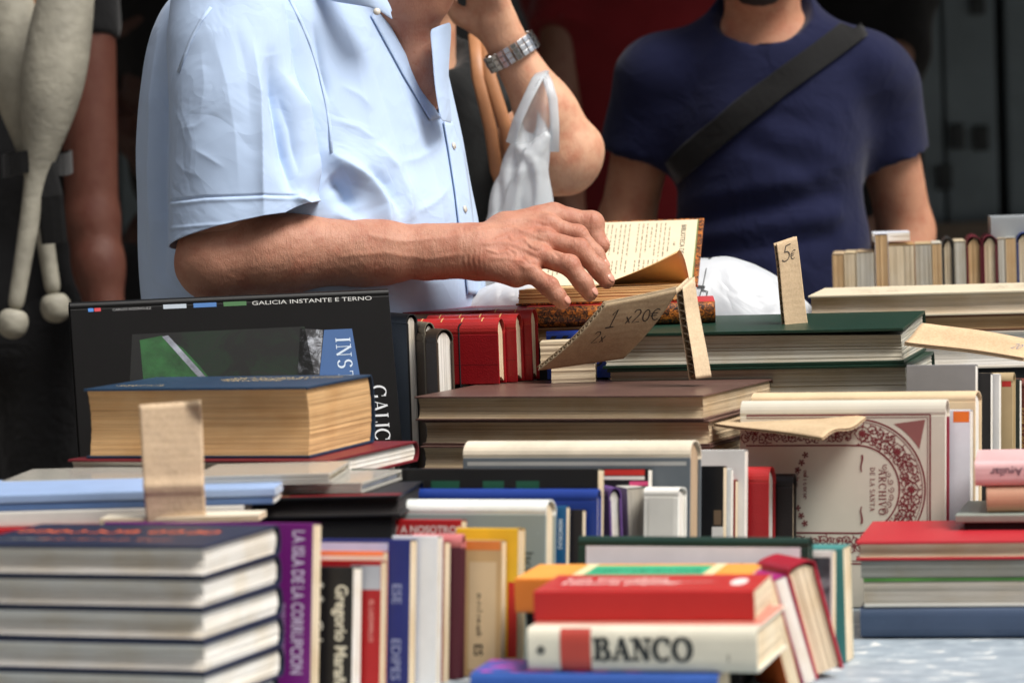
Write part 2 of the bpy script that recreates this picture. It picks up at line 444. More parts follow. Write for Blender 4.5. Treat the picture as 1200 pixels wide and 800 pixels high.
# flat print on a book: map 2D polygons onto a face ----------------
def put(b, polys, m, face, o, e1, e2, off=.00025, name='lettering', parent=None):
    V2, Fc = polys[0], polys[1]; L = polys[2] if len(polys) > 2 else [0] * len(V2)
    V = []
    for (x, y), l in zip(V2, L):
        p = o[0] + e1[0] * x + e2[0] * y; q = o[1] + e1[1] * x + e2[1] * y; f = off + l * 4e-6
        if face == 'front': V.append((p, q, b.T + f))
        else:                                         # spine: (u, t)
            s = min(.98, max(.02, q / b.T))
            if b.kind == 'hard' and b.bulge > .0025: ph = math.acos(1 - 2 * s) / math.pi
            else:
                e = .6 if b.kind == 'hard' else .35; cc = 1 - 2 * s; ph = math.acos(math.copysign(abs(cc) ** (1 / e), cc)) / math.pi
            ww, tt = spine_prof(b, ph); V.append((p, ww - f - .0001, q))
    par = parent or (b.front if face == 'front' else b.spine)
    o_ = mesh_obj(name, V, Fc, m, par)
    return o_

def rect(x0, x1, y0, y1, nx=1, ny=6):
    V = [(x0 + (x1 - x0) * i / nx, y0 + (y1 - y0) * j / ny) for j in range(ny + 1) for i in range(nx + 1)]
    Fc = [(j * (nx + 1) + i, j * (nx + 1) + i + 1, (j + 1) * (nx + 1) + i + 1, (j + 1) * (nx + 1) + i) for j in range(ny) for i in range(nx)]
    return V, Fc

def patch(b, face, x0, x1, y0, y1, m, off=.0001, name='printed_panel'):
    if face == 'front': return put(b, rect(x0, x1, y0, y1), m, face, (0, 0), (1, 0), (0, 1), off, name)
    V, Fc = rect(x0, x1, y0, y1, 1, 10); return put(b, (V, [f[::-1] for f in Fc]), m, face, (0, 0), (1, 0), (0, 1), off, name)

DN = ((0, 1), (-1, 0))       # cover text of a filed book: reads downwards, tops to the right
SP = ((1, 0), (0, 1))        # spine text of a lying book
SU = ((-1, 0), (0, -1))      # spine text of a filed book

def stack(specs, anchor, yaw, left=False, mode='fore', reach=True):
    """specs from the top down; each (label, H, W, T, cover, pages, extra)"""
    P = at(*anchor); out = []; z = P.z
    a = R(yaw); X = Vector((math.cos(a), math.sin(a), 0)); Yv = Vector((-math.sin(a), math.cos(a), 0))
    for lab, H, W, T, cov, pg, ex in specs:
        ex = dict(ex); dx, dy, dyaw = ex.pop('d', (0, 0, 0)); md = ex.pop('mode', mode); lf = ex.pop('left', left)
        Q = P + X * dx + Yv * dy; Q.z = z
        out.append(book(lab, None, md, H, W, T - .0004, cov, pg, yaw=yaw + dyaw, world=Q, left=lf, **ex)); z -= T
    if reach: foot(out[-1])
    return out

def nY(px, n, yaw=-20):
    a = R(yaw)
    return n / (math.cos(a) - math.sin(a) * (px - 600) / F)

def up(label, px, py, n, H, T, cov, pg=PW, **kw):
    yaw = kw.get('yaw', -20)
    if 'yaw' not in kw and 'lean' not in kw and 'base' not in kw: kw['lean'] = -8
    Y = kw.pop('Y', None) or nY(px, n, -20)
    W = kw.pop('W', None); ft = kw.pop('ft', W is not None)
    b = book(label, (px, py, Y), 'up', H, W, T, cov, pg, **kw)
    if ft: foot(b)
    return b
soft = dict(kind='soft')

# ---- the stack of identical navy hardbacks, front left
navy = cover((22, 32, 58), .45, 'cloth')
NAVY = stack([(f'{w_} navy hardback in the white-paged stack at the front left corner', .235, .158, .0272, navy, PW,
     dict(d=(random.uniform(-.002, .003) - .0012 * i, random.uniform(-.0015, .0015), random.uniform(-.8, .8)), group='navy hardbacks stacked at the front left', bulge=.003, jag=.0005))
     for i, w_ in enumerate(['topmost, orange-titled', 'second from top', 'third from top', 'fourth from top', 'fifth from top', 'bottom'])], (239, 640, 2.62), -20)
put(NAVY[0], scrawl(2, .030, 3), ink((222, 106, 62)), 'front', (.03, .052), (1, 0), (0, 1))
put(NAVY[0], scrawl(2, .011, 5), ink((150, 150, 140)), 'front', (.17, .112), (1, 0), (0, 1))
put(NAVY[0], scrawl(3, .011, 9), ink((200, 120, 90)), 'front', (.05, .112), (1, 0), (0, 1))

# ---- filed books, front left row
b = up('purple paperback with white capitals beside the navy stack', 367, 613, 2.572, .21, .018, cover((116, 30, 118), .4, 'plain', .05), PC, **soft)
put(b, text_polys('LA ISLA DE LA CORRUPCION', .0165, .02), ink((214, 196, 222)), 'front', (.0195, .006), (0, .60), (-1, 0))
put(b, text_polys('MARIANO SANZ', .0062, .01), ink((190, 160, 200)), 'front', (.030, .072), *DN)
b = up('black paperback with cream Gregorio lettering and white pages', 414, 664, 2.595, .20, .02, cover((22, 20, 20), .45), PW, **soft)
put(b, text_polys('Gregorio Marañon', .0165, .025), ink((222, 214, 190)), 'front', (.0165, .016), (0, .82), (-1, 0))
put(b, text_polys('*  *  r C d r', .013, .02), ink((232, 226, 206)), 'front', (.038, .014), *DN)
b = up('thin red paperback with grey top band behind the black one', 447, 657, 2.620, .20, .013, cover((170, 22, 26), .45), PC, **soft)
patch(b, 'front', .0005, .03, .004, .026, ink((176, 178, 184)))
put(b, text_polys('EL LAZARILLO', .006, .02), ink((226, 150, 140)), 'front', (.011, .035), *DN)
patch(b, 'spine', 0, .06, .002, .012, ink((240, 200, 80)))
b = up('orange-spined paperback with a white lower cover, filed in the front row', 449, 646, 2.637, .19, .012, cover((238, 128, 82), .5), PC, **soft)
patch(b, 'front', .0, .19, .004, .05, ink((240, 222, 216)))
b = up('blue paperback with pale vertical lettering, front row', 481, 632, 2.653, .21, .017, cover((38, 48, 118), .45), PC, **soft)
patch(b, 'front', .022, .2, .003, .012, ink((190, 205, 240)))
put(b, text_polys('ESE', .013, .01), ink((150, 160, 200)), 'front', (.017, .04), *DN)
put(b, text_polys('EDIPES', .013, .01), ink((150, 160, 200)), 'front', (.017, .09), *DN)
b = up('white paperback between the blue and the maroon ones', 513, 628, 2.674, .045, .013, cover((236, 238, 240), .5), PW, **soft)
b = up('red-edged booklet with cream pages in the front row', 521, 634, 2.690, .05, .015, cover((150, 34, 34), .5), PC, **soft)
b = up('slim maroon hardback with pink spine in the front row', 541, 630, 2.708, .05, .012, cover((74, 18, 38), .5), PC, spine=cover((206, 120, 120), .5))
b = up('tan paperback with a pale picture panel next to the yellow book', 588, 633, 2.726, .048, .013, cover((196, 160, 112), .5), PC, **soft)
patch(b, 'front', .001, .047, .0005, .009, ink((226, 130, 60)))
patch(b, 'front', .005, .032, .02, .12, ink((214, 186, 146)))
put(b, text_polys('ES', .012, .02), ink((30, 26, 24)), 'front', (.026, .096), *DN)
put(b, scrawl(2, .006, 31), ink((60, 50, 40)), 'front', (.024, .05), *DN)
b = up('bright yellow paperback with a red strip at its edge', 607, 619, 2.744, .062, .020, cover((236, 186, 44), .45), PY, **soft)
patch(b, 'front', 0, .009, .05, .12, ink((200, 40, 34)))
b = up('red book with white cover letters behind the front row', 541, 609, 2.768, .138, .014, cover((178, 30, 34), .45), PC, **soft)
put(b, text_polys('LA SOLEDAD / A NOSOTROS', .0098, .02), ink((244, 220, 214)), 'front', (.128, .0125), (-1, 0), (0, -1))

# ---- filed books, second row
b = up('large pale grey hardback with a white spine and bare cover', 640, 592, 2.80, .24, .030, cover((148, 160, 158), .5, 'plain', .06), PC, spine=cover((232, 236, 232), .5), bulge=.006)
put(b, scrawl(1, .008, 12), ink((70, 80, 80)), 'front', (.02, .045), *DN)
b = up('narrow teal booklet with white letters right of the grey hardback', 664, 593, 2.838, .15, .010, cover((24, 92, 140), .45), PC, **soft)
put(b, text_polys('MEMORIAS', .006, .02), ink((210, 226, 236)), 'front', (.008, .012), *DN)
b = up('thin cream-paged black booklet right of the teal one', 683, 597, 2.853, .15, .010, cover((24, 24, 30), .45), PC, **soft)
b = up('royal blue hardback whose top edge runs under the black one', 700, 577, 2.872, .235, .014, cover((28, 58, 140), .4), PC)
b = up('black paperback with green ghost letters and green end', 701, 549, 2.893, .262, .019, cover((26, 26, 26), .35, 'gloss'), PC, **soft)
patch(b, 'front', .228, .262, .0005, .12, ink((40, 122, 96)))
for i, (uu, wd) in enumerate(((.175, .03), (.12, .022), (.085, .024))): patch(b, 'front', uu - wd, uu, .012, .03, ink((28, 84, 60)), .0002)
put(b, scrawl(1, .007, 3), ink((200, 200, 196)), 'front', (.225, .02), (-1, 0), (0, -1))
b = up('white book with purple boards standing end-on', 713, 576, 0, .13, .0142, cover((98, 66, 128), .5), PW, yaw=-70, Y=3.10)
b = up('plain light grey paperback end-on left of the white one', 735, 572, 0, .10, .0185, cover((190, 188, 180), .6), PG, yaw=-70, Y=3.115, kind='soft')
b = up('white pocket book with a blank framed cover', 795, 572, 2.958, .036, .030, cover((232, 230, 222), .55), PW, bulge=.002)
patch(b, 'front', .005, .031, .009, .1, ink((218, 216, 208)), .0004)
b = up('black and red booklet with a pink mark peeking out behind', 760, 549, 2.992, .05, .012, cover((28, 26, 28), .4), PW, **soft)
patch(b, 'front', .004, .048, .0008, .0065, ink((206, 52, 44))); patch(b, 'front', .004, .048, .0075, .011, ink((236, 228, 220))); patch(b, 'front', .0, .02, .0125, .017, ink((222, 80, 130)), .0003)
b = up('big slate grey hardback with a worn cream spine', 809, 526, 3.012, .245, .040, cover((98, 106, 112), .5), pages((190, 164, 134)), spine=cover((222, 210, 188), .6, 'plain', .2), bulge=.010)
patch(b, 'front', .004, .24, .0125, .0165, ink((176, 176, 172)))
b = up('black book with a small photo, left of the white album', 848, 546, 3.078, .10, .012, cover((20, 20, 22), .4), PC, **soft)
patch(b, 'front', .0, .012, .062, .095, ink((226, 222, 216))); patch(b, 'front', .002, .010, .045, .06, ink((110, 90, 70)))
b = up('thin white booklet beside the black photo book', 857, 549, 3.093, .10, .008, cover((226, 228, 226), .5), PW, **soft)
b = up('slim red-brown booklet with pale pages', 862, 562, 3.103, .09, .009, cover((142, 52, 44), .5), PC, **soft)
b = up('tall white album with a smooth blank cover', 873, 527, 3.116, .12, .012, cover((214, 212, 208), .45), PW, **soft)
b = up('red leather book with a ribbed red spine', 901, 556, 3.132, .11, .028, cover((160, 24, 30), .42, 'leather'), PW, bulge=.009, spine=cover((186, 44, 44), .38, 'leather'))
b = up('small black leather book right of the red one', 929, 561, 3.163, .10, .017, cover((30, 24, 24), .45, 'leather'), PC, bulge=.006)

# ---- ARCHIVO DE LA SANTA: cream cover with a dark red ornamental frame
creamc = cover((214, 208, 192), .5, 'plain', .05)
arch = up('cream hardback with a dark red scrollwork frame, filed beside the brown stack', 1108, 477, 3.212, .222, .021, creamc, PW, bulge=.009, back=cover((130, 14, 44), .5))
def ornament(b):
    """arched scrollwork border; local frame: x = distance from head (to the left), y = distance below the spine"""
    rn = random.Random(4); S = []
    cy = .0855; hw = .078                       # centre line and half width of the frame
    def L(p, w_, w1=None): S.append(([(x, y) for x, y in p], w_, w_ if w1 is None else w1))
    x0 = .016                                  # head side edge of the frame
    # outer rectangle, double lines
    for d, w_ in ((0, .0016), (.0028, .0007)):
        L([(.215, cy - hw + d), (x0 + d, cy - hw + d)], w_); L([(x0 + d, cy - hw + d), (x0 + d, cy + hw - d)], w_); L([(x0 + d, cy + hw - d), (.215, cy + hw - d)], w_)
    cx = x0 + hw + .0006
    def arc(r, w_, c=cx, n=40):
        L([(c - r * math.cos(R(-90 + 180 * i / n)), cy + r * math.sin(R(-90 + 180 * i / n))) for i in range(n + 1)], w_)
    arc(hw - .0046, .0016); arc(hw - .0075, .0007)
    ri = .046
    arc(ri, .0017); L([(cx, cy - ri), (.215, cy - ri)], .0017); L([(cx, cy + ri), (.215, cy + ri)], .0017)
    # scrolls in the border
    rm = (ri + hw - .0075) / 2 + .0005; band = (hw - .0075 - ri) / 2 - .001
    def pol(a, r): return (cx - r * math.cos(R(a)), cy + r * math.sin(R(a)))
    def lft(x, s, r): return (x, cy + s * r)
    def spiral(fn, k, turns=1.6, r0=1.0, sgn=1):
        pts = []
        for i in range(22):
            q = i / 21; rr = band * r0 * (1 - q * .88); th = sgn * q * turns * 360 + k
            pts.append(fn(rr * math.cos(R(th)), rr * math.sin(R(th))))
        L(pts, .0011, .0007)
        for i in range(2, 20, 3):
            x, y = pts[i]; dx, dy = pts[i + 1][0] - x, pts[i + 1][1] - y; l = math.hypot(dx, dy) or 1
            a = math.atan2(dy, dx) + rn.choice((-1, 1)) * 1.1; ln = rn.uniform(.0022, .0042)
            L([(x, y), (x + math.cos(a) * ln * .6, y + math.sin(a) * ln * .6), (x + math.cos(a + .4) * ln, y + math.sin(a + .4) * ln)], .0016, .0003)
    for i, a in enumerate(np.arange(-88, 89, 7.0)):
        for row, (dr, sc) in enumerate(((.42, .52), (-.42, .50))):
            ao = a + (3.5 if row else 0); ro = rm + dr * band
            if abs((ao + 84) % 42 - 0) < 5 or abs((ao + 84) % 42 - 42) < 5: continue
            fn = lambda p, q, a=ao, ro=ro: (cx - (ro + q) * math.cos(R(a) + p / ro), cy + (ro + q) * math.sin(R(a) + p / ro))
            spiral(fn, 90 * i + 50 * row, 1.35, sc, 1 if (i + row) % 2 else -1)
    for k in range(120):
        a, rr_ = rn.uniform(-90, 90), rm + rn.uniform(-.9, .9) * band; c = pol(a, rr_); t_ = rn.uniform(0, 6.28); ln = rn.uniform(.0018, .0036)
        L([c, (c[0] + ln * .6 * math.cos(t_), c[1] + ln * .6 * math.sin(t_)), (c[0] + ln * math.cos(t_ + .5), c[1] + ln * math.sin(t_ + .5))], .0015, .0003)
    # rosettes with a pointed cartouche
    for a in (-84, -42, 0, 42, 84):
        c = pol(a, rm)
        for k in range(8):
            t_ = R(k * 45); L([c, (c[0] + .0042 * math.cos(t_), c[1] + .0042 * math.sin(t_))], .0007, .0024)
        L([(c[0] + .0072 * math.cos(R(k * 15)) * (1 + .25 * (k % 6 == 0)), c[1] + .0072 * math.sin(R(k * 15)) * (1 + .25 * (k % 6 == 0))) for k in range(25)], .0010)
        for s in (-1, 1):
            p0 = pol(a, rm + s * band); L([p0, (c[0] + (p0[0] - c[0]) * .5, c[1] + (p0[1] - c[1]) * .5)], .0009)
    for s in (-1, 1):
        for i in range(14):
            for row, (dr, sc) in enumerate(((.42, .52), (-.42, .50))):
                x = cx + .006 + i * .0085 + row * .004
                fn = lambda p, q, x=x, s=s, dr=dr: (x + p, cy + s * (rm + dr * band + q))
                spiral(fn, 60 * i, 1.35, sc, s if i % 2 else -s)
            x = cx + .010 + i * .0225
            if i > 4: continue
            c = (x + .011, cy + s * rm)
            for k in range(6): L([c, (c[0] + .003 * math.cos(R(k * 60)), c[1] + .003 * math.sin(R(k * 60)))], .0006, .002)
    # inner tympanum flourishes
    for k in range(-3, 4):
        c = (cx - (ri - .008) * math.cos(R(k * 12)), cy + (ri - .008) * math.sin(R(k * 12)))
        L([(c[0] + .0036 * (1 - i / 12) * math.cos(R(i * 45 + 40 * k)), c[1] + .0036 * (1 - i / 12) * math.sin(R(i * 45 + 40 * k))) for i in range(13)], .0009, .0005)
    # rules and flowers lower on the page
    for s in (-1, 1):
        L([(.089 + .0008 * math.sin(i), cy + s * (.018 + .018 * i / 6)) for i in range(7)], .0011, .0022)
        for rr in range(3):
            c = (.150 + .004 * rr, cy + s * (.036 - .008 * rr))
            for k in range(5): L([c, (c[0] + .0034 * math.cos(R(k * 72 + 20 * rr)), c[1] + .0034 * math.sin(R(k * 72 + 20 * rr)))], .0007, .0022)
    return strokes_polys(S)
V, Fc, Ls = ornament(arch)
red_i = ink((122, 44, 50))
put(arch, (V, [f for f in Fc], [l * .12 for l in Ls]), red_i, 'front', (0, 0), (1, 0), (0, 1), .0003, 'scrollwork_print')
# dark corner panel of the frame
cx_, cy_, hw_ = .016 + .0786, .0855, .078
for s in (-1, 1):
    arcp = [(cx_ - (hw_ + .001) * math.cos(R(a)), cy_ + s * (hw_ + .001) * math.sin(R(a))) for a in range(32, 61, 4)]
    cor = (.016 + .0052, cy_ + s * (hw_ - .0052))
    V = [cor] + arcp; put(arch, (V, [(0, i, i + 1) for i in range(1, len(V) - 1)]), ink((146, 92, 88)), 'front', (0, 0), (1, 0), (0, 1), .0002, 'corner_panel')
put(arch, serif_letters('ARCHIVO', .0078, .15, .07, .06), red_i, 'front', (.0705, .0860 - .0215), *DN)
put(arch, serif_letters('DE LA SANTA', .0052, .15, .07, .06), red_i, 'front', (.080, .0860 - .0235), *DN)
put(arch, scrawl(2, .0055, 71), red_i, 'front', (.152, .066), *DN); put(arch, scrawl(2, .005, 72), red_i, 'front', (.161, .063), *DN)

b = up('white folder with an orange corner behind the scrollwork book', 1137, 480, 3.240, .12, .014, cover((222, 226, 234), .45), PW, **soft)
patch(b, 'front', .001, .018, .0015, .013, ink((236, 120, 44)))
b = up('large buff hardback behind the scrollwork book', 1143, 461, 3.262, .245, .034, cover((222, 196, 158), .55), PW, bulge=.004)
for i, (lab, px, py, T, c, pg, k) in enumerate([
    ('mottled grey book right of the green volumes', 1143, 427, .014, (140, 140, 142), PW, 'soft'),
    ('black hardback among the books right of the green volumes', 1161, 437, .012, (26, 26, 28), PW, 'soft'),
    ('thin white booklet next to the black hardback at right', 1171, 438, .010, (222, 222, 220), PW, 'soft'),
    ('worn tan hardback with a red headband at the right edge', 1187, 440, .016, (178, 156, 118), PY, 'hard'),
    ('slim dark green booklet with white pages at the right edge', 1195, 444, .010, (40, 48, 44), PW, 'soft'),
    ('brown leather book with gilt tooling cut by the right edge', 1216, 446, .03, (104, 52, 40), PC, 'hard')]):
    b = up(lab, px, py, 3.32 + i * .018, .075, T, cover(c, .5, 'leather' if i == 5 else 'plain'), pg, kind=k, W=.2)
    if i == 5: put(b, scrawl(3, .007, 40), ink((196, 160, 96)), 'front', (.012, .03), *DN); put(b, scrawl(3, .007, 41), ink((196, 160, 96)), 'front', (.02, .03), *DN)
    if i == 3: patch(b, 'front', .002, .012, .006, .012, ink((180, 40, 36)))

# ---- brown stack in the middle
brown = cover((98, 72, 64), .36, 'leather', .2)
PB = pages((200, 178, 146), .55)
BROWN = stack([(f'{w_} brown leather volume of the wide stack in the middle', .338, .238, .0272, brown, PB,
       dict(d=(dx, dy, dw), group='brown leather volumes in the middle stack', bulge=.003, bt=.0021)) for w_, dx, dy, dw in
       (('top', 0, 0, 0), ('second', .005, .002, -.6), ('third', .007, .0, .8))],
       (824, 463, nY(824, 3.188)), -23)

# ---- dictionary pile at left
dic = cover((22, 52, 78), .42, 'cloth')
PD = pages((214, 172, 120), .55)
DICT = stack([('thick blue dictionary with gold lettering and yellowed pages', .252, .172, .0725, dic, PD, dict(bulge=.004)),
              ('burgundy hardback lying under the blue dictionary', .30, .215, .0225, cover((112, 26, 36), .45, 'cloth'), PW, dict(d=(.028, -.02, -3), bulge=.003)),
              ('dark green book lowest under the dictionary', .28, .20, .03, cover((30, 44, 40), .5), PG, dict(d=(.01, .01, 0)))], (360, 453, 3.14), -20)
gold = ink((196, 164, 108))
for uu, ww, n, sz, sd in ((.045, .035, 3, .011, 1), (.05, .055, 3, .012, 2), (.07, .075, 2, .010, 3), (.02, .03, 1, .011, 7), (.18, .13, 2, .008, 4)):
    put(DICT[0], scrawl(n, sz, sd), ink((214, 190, 140)), 'front', (uu, ww), (1, 0), (0, 1.5))

# ---- black picture book leaning behind the dictionary
gal = up('tall black picture book leaning behind the blue dictionary', 455, 338, 0, .362, .020, cover((13, 12, 12), .36, 'gloss', .05, .15), PW, yaw=13, lean=-16, Y=3.570, W=.275, bulge=.0015, spine=cover((15, 15, 15), .33, 'gloss', .05, .2))
m, nt, bs = nodes_of('printed_photo_landscape')
tc = _n(nt, 'ShaderNodeTexCoord'); n1 = _n(nt, 'ShaderNodeTexNoise', Scale=16.0, Detail=7.0, Roughness=.65, Distortion=1.4); nt.links.new(tc.outputs['Object'], n1.inputs['Vector'])
rp = ramp(nt, [(.3, lin((14, 14, 14))), (.46, lin((18, 19, 17))), (.56, lin((17, 34, 20))), (.64, lin((26, 28, 25))), (.74, lin((48, 50, 48)))]); nt.links.new(n1.outputs['Fac'], rp.inputs[0])
nt.links.new(rp.outputs[0], bs.inputs['Base Color']); bs.inputs['Roughness'].default_value = .3
put(gal, ([(.10, .040), (.295, .040), (.305, .125), (.09, .125)], [(0, 3, 2, 1)]), m, 'front', (0, 0), (1, 0), (0, 1), .0002, 'printed_photo')
put(gal, ([(.287, .047), (.262, .043), (.240, .058), (.222, .080), (.205, .105), (.25, .110), (.286, .105)], [(0, 6, 5, 4, 3, 2, 1)]), simple('printed_meadow', (28, 74, 34), .35, .6, 40), 'front', (0, 0), (1, 0), (0, 1), .0003, 'printed_photo')
put(gal, ([(.262, .044), (.255, .043), (.212, .098), (.222, .096)], [(0, 3, 2, 1)]), simple('printed_road', (126, 130, 140), .35, .6, 60), 'front', (0, 0), (1, 0), (0, 1), .0004, 'printed_photo')
m2, nt, bs = nodes_of('printed_photo_rock')
tc = _n(nt, 'ShaderNodeTexCoord'); n1 = _n(nt, 'ShaderNodeTexNoise', Scale=42.0, Detail=8.0, Roughness=.75, Distortion=.6); nt.links.new(tc.outputs['Object'], n1.inputs['Vector'])
rp = ramp(nt, [(.36, lin((20, 20, 22))), (.5, lin((60, 60, 62))), (.66, lin((200, 205, 214)))]); nt.links.new(n1.outputs['Fac'], rp.inputs[0])
nt.links.new(rp.outputs[0], bs.inputs['Base Color']); bs.inputs['Roughness'].default_value = .3
put(gal, ([(.079, .045), (.105, .042), (.115, .11), (.092, .12)], [(0, 3, 2, 1)]), m2, 'front', (0, 0), (1, 0), (0, 1), .0002, 'printed_photo')
put(gal, ([(.046, .045), (.078, .045), (.092, .12), (.040, .12)], [(0, 3, 2, 1)]), ink((44, 84, 136)), 'front', (0, 0), (1, 0), (0, 1), .0002, 'printed_panel')
put(gal, serif_letters('INSTANTE', .0170, .14, .05, .07, .16), ink((198, 212, 226)), 'front', (.066, .055), *DN, off=.0004)
put(gal, serif_letters('GALICIA', .0175, .14, .05, .07, .06), ink((206, 208, 210)), 'front', (.0305, .112), *DN, off=.0004)
for i, c in enumerate(((170, 180, 190), (60, 110, 170), (52, 100, 52))): patch(gal, 'front', .232 - i * .034, .258 - i * .034, .0075, .0125, ink(c), .0003)
put(gal, text_polys('GALICIA INSTANTE E TERNO', .0092, .0), ink((190, 190, 186)), 'front', (.158, .0125), (-1.15, 0), (0, -.72)); put(gal, text_polys('CARLOS RODRIGUEZ', .0045, .0), ink((150, 150, 150)), 'front', (.315, .0120), (-1, 0), (0, -.8))
patch(gal, 'front', .328, .335, .008, .012, ink((190, 50, 60)), .0003); patch(gal, 'front', .336, .342, .008, .012, ink((60, 120, 190)), .0003)

# ---- lying books, left middle
BLK = stack([('black folder with a red and gold edge under the disc cases', .27, .135, .021, cover((22, 22, 24), .4), pages((40, 36, 36)), dict(mode='fore'))], (468, 580, 2.965), -8)
patch(BLK[0], 'front', .0, .26, .118, .130, ink((140, 30, 34))); put(BLK[0], scrawl(5, .006, 8), gold, 'front', (.2, .128), (-1, 0), (0, -1.4))
LEFT = stack([('light blue magazine lying at the left edge above a darker blue one', .34, .15, .0085, cover((150, 174, 212), .5), pages((190, 204, 226)), dict(mode='spine', kind='soft')),
              ('slate blue magazine under the light blue one at the left edge', .34, .15, .0075, cover((92, 122, 170), .5), PW, dict(mode='spine', kind='soft', d=(-.002, .001, 0))),
              ('white paperback lying below the two blue magazines', .33, .15, .015, cover((226, 222, 214), .5), PW, dict(mode='spine', d=(-.03, 0, 0), kind='soft')),
              ('red paperback with white spine letters low at the left edge', .25, .14, .014, cover((176, 26, 34), .45), PC, dict(mode='spine', d=(-.115, -.004, 1), kind='soft')),
              ('cream booklet lying lowest at the left edge', .2, .14, .016, cover((222, 206, 180), .6), PC, dict(mode='spine', d=(-.05, -.004, 1), kind='soft'))], (322, 571, 2.94), -4)
put(LEFT[3], text_polys('Espasa', .010, .02), ink((236, 214, 208)), 'spine', (.135, .003), *SP)
b = stack([('thin cream booklet between the navy stack and the cardboard tag', .15, .04, .006, cover((226, 214, 190), .6), PC, dict(kind='soft'))], (303, 603, 2.885), -6)

# ---- jewel cases
def jewel(label, px, py, Y, yaw, W=.142, D=.125, T=.0102, paper=(196, 176, 140), z=None):
    P = at(px, py, Y)
    if z is not None: P.z = z + T
    M = Matrix.Translation(P - Vector((0, 0, T))) @ Matrix.Rotation(R(yaw), 4, 'Z')
    r = empty('jewel_case', M, label, 'disc case')
    m, nt, bs = nodes_of('clear_polystyrene'); bs.inputs['Base Color'].default_value = (*lin((236, 232, 220)), 1); bs.inputs['Roughness'].default_value = .10
    bs.inputs['Transmission Weight'].default_value = .45; bs.inputs['IOR'].default_value = 1.45
    n1 = _n(nt, 'ShaderNodeTexNoise', Scale=120.0, Detail=5.0); bp = _n(nt, 'ShaderNodeBump', Strength=.2, Distance=.0004); nt.links.new(n1.outputs['Fac'], bp.inputs['Height']); nt.links.new(bp.outputs[0], bs.inputs['Normal'])
    bm = bmesh.new(); bx(bm, -W, 0, 0, D, T - .0028, T, .0006); bm_obj('lid', bm, m, r)
    bm = bmesh.new(); bx(bm, -W, 0, 0, D, 0, .0026, .0006); bm_obj('tray', bm, m, r)
    bm = bmesh.new(); bx(bm, -W + .012, -.004, .003, D - .003, .0032, .0058); bm_obj('booklet', bm, simple('inlay_card', paper, .6, .3, 25), r)
    for y in (.0, D - .0022):
        bm = bmesh.new(); bx(bm, -W + .0005, -.0005, y, y + .0022, .003, T - .0032, .0003); bm_obj('side_wall', bm, m, r)
    bm = bmesh.new(); bx(bm, -.03, -.003, .0024, .003, .0035, .0068); bm_obj('label_strip', bm, ink((236, 234, 230)), r)
    return r
zb = NAVY[0].M.translation.z
zt = (BLK[0].M @ Vector((0, 0, BLK[0].T))).z + .0006
jewel('clear disc case lying lower on the black folder, turned slightly', 424, 566, 2.99, -16, z=zt, paper=(196, 204, 222))
jewel('scratched clear disc case on top of the other two', 386, 545, 2.985, -6, z=zt + .0106 * 1, paper=(224, 210, 182), W=.135)
JL = stack([('flat grey booklet carrying the disc case at the far left', .2, .16, .02, cover((70, 66, 62), .5), PG, {})], (300, 570, 3.06), -6)
jewel('clear disc case with a greenish inlay left of the cardboard tag', 165, 556, 3.08, -6, z=(JL[0].M @ Vector((0, 0, JL[0].T))).z + .0006, paper=(70, 74, 60))

# ---- red leather trio and its dark neighbours
ZBR = (BROWN[0].M @ Vector((0, 0, BROWN[0].T))).z + .0008
redl = cover((150, 20, 28), .3, 'leather', .18); redsp = cover((178, 42, 40), .32, 'leather', .2)
for i, (w_, px, py) in enumerate((('front', 583, 383), ('middle', 604, 378), ('back', 622, 372))):
    b = up(f'{w_} of three red leather volumes with gilt spine bands', px, py, 3.372 + i * .0262, .112, .025, redl, PC, base=ZBR, bulge=.010, spine=redsp, group='red leather volumes')
    for k in (.02, .045, .07, .095):
        patch(b, 'spine', k, k + .0016, .004, .021, ink((216, 170, 110)), .0004)
    patch(b, 'front', .001, .1115, .043, .0437, ink((110, 10, 18)), .0001, 'seam')
for lab, px, py, Y, T, c, pg, yw, bu in (
    ('black hardback leaning against the picture book', 476, 371, 3.60, .014, (24, 24, 26), PW, -66, .003),
    ('grey-backed hardback end-on between the black and the brown books', 497, 383, 3.585, .013, (120, 112, 96), PW, -70, .005),
    ('small brown book end-on in front of the black one', 511, 393, 3.56, .022, (70, 56, 44), PW, -62, .007),
    ('black hardback behind the small brown book', 537, 381, 3.61, .015, (22, 28, 32), PW, -60, .003)):
    up(lab, px, py, 0, .10, T, cover(c, .42, 'leather'), pg, yaw=yw, Y=Y, W=.16, bulge=bu)

# ---- pile below the open book
CR = stack([('crimson hardback lying beneath the hand, left of the marbled volume', .165, .15, .022, cover((128, 18, 42), .42), PW, dict(bulge=.003))], (610, 362, 3.655), -8)
MB = stack([('marbled half-leather volume with a red cover under the open book', .222, .16, .025, cover((190, 30, 40), .45), PT, dict(mode='spine', spine=cover((120, 70, 30), .4, 'marble'), bulge=.003)),
            ('yellow-paged book beneath the marbled volume', .10, .13, .018, cover((120, 84, 50), .5), PT, dict(d=(-.12, .0, 0)))], (838, 353, 3.665), -3)
vid = up('blue book with black diagonal print behind the cardboard sign', 738, 387, 0, .098, .016, cover((24, 62, 158), .35, 'gloss'), PW, yaw=-6, lean=-4, Y=3.640, base=ZBR, bulge=.002)
for k in range(7): put(vid, ([(.004 + k * .0135, .004), (.010 + k * .0135, .004), (.022 + k * .0135, .018), (.016 + k * .0135, .018)], [(0, 3, 2, 1)]), ink((14, 16, 26)), 'front', (0, 0), (1, 0), (0, 1), .0003, 'printed_stripe')
put(vid, text_polys('VID', .02, .03), ink((14, 16, 26)), 'front', (.056, .048), (-.8, -.35), (.35, -.8), .0003)
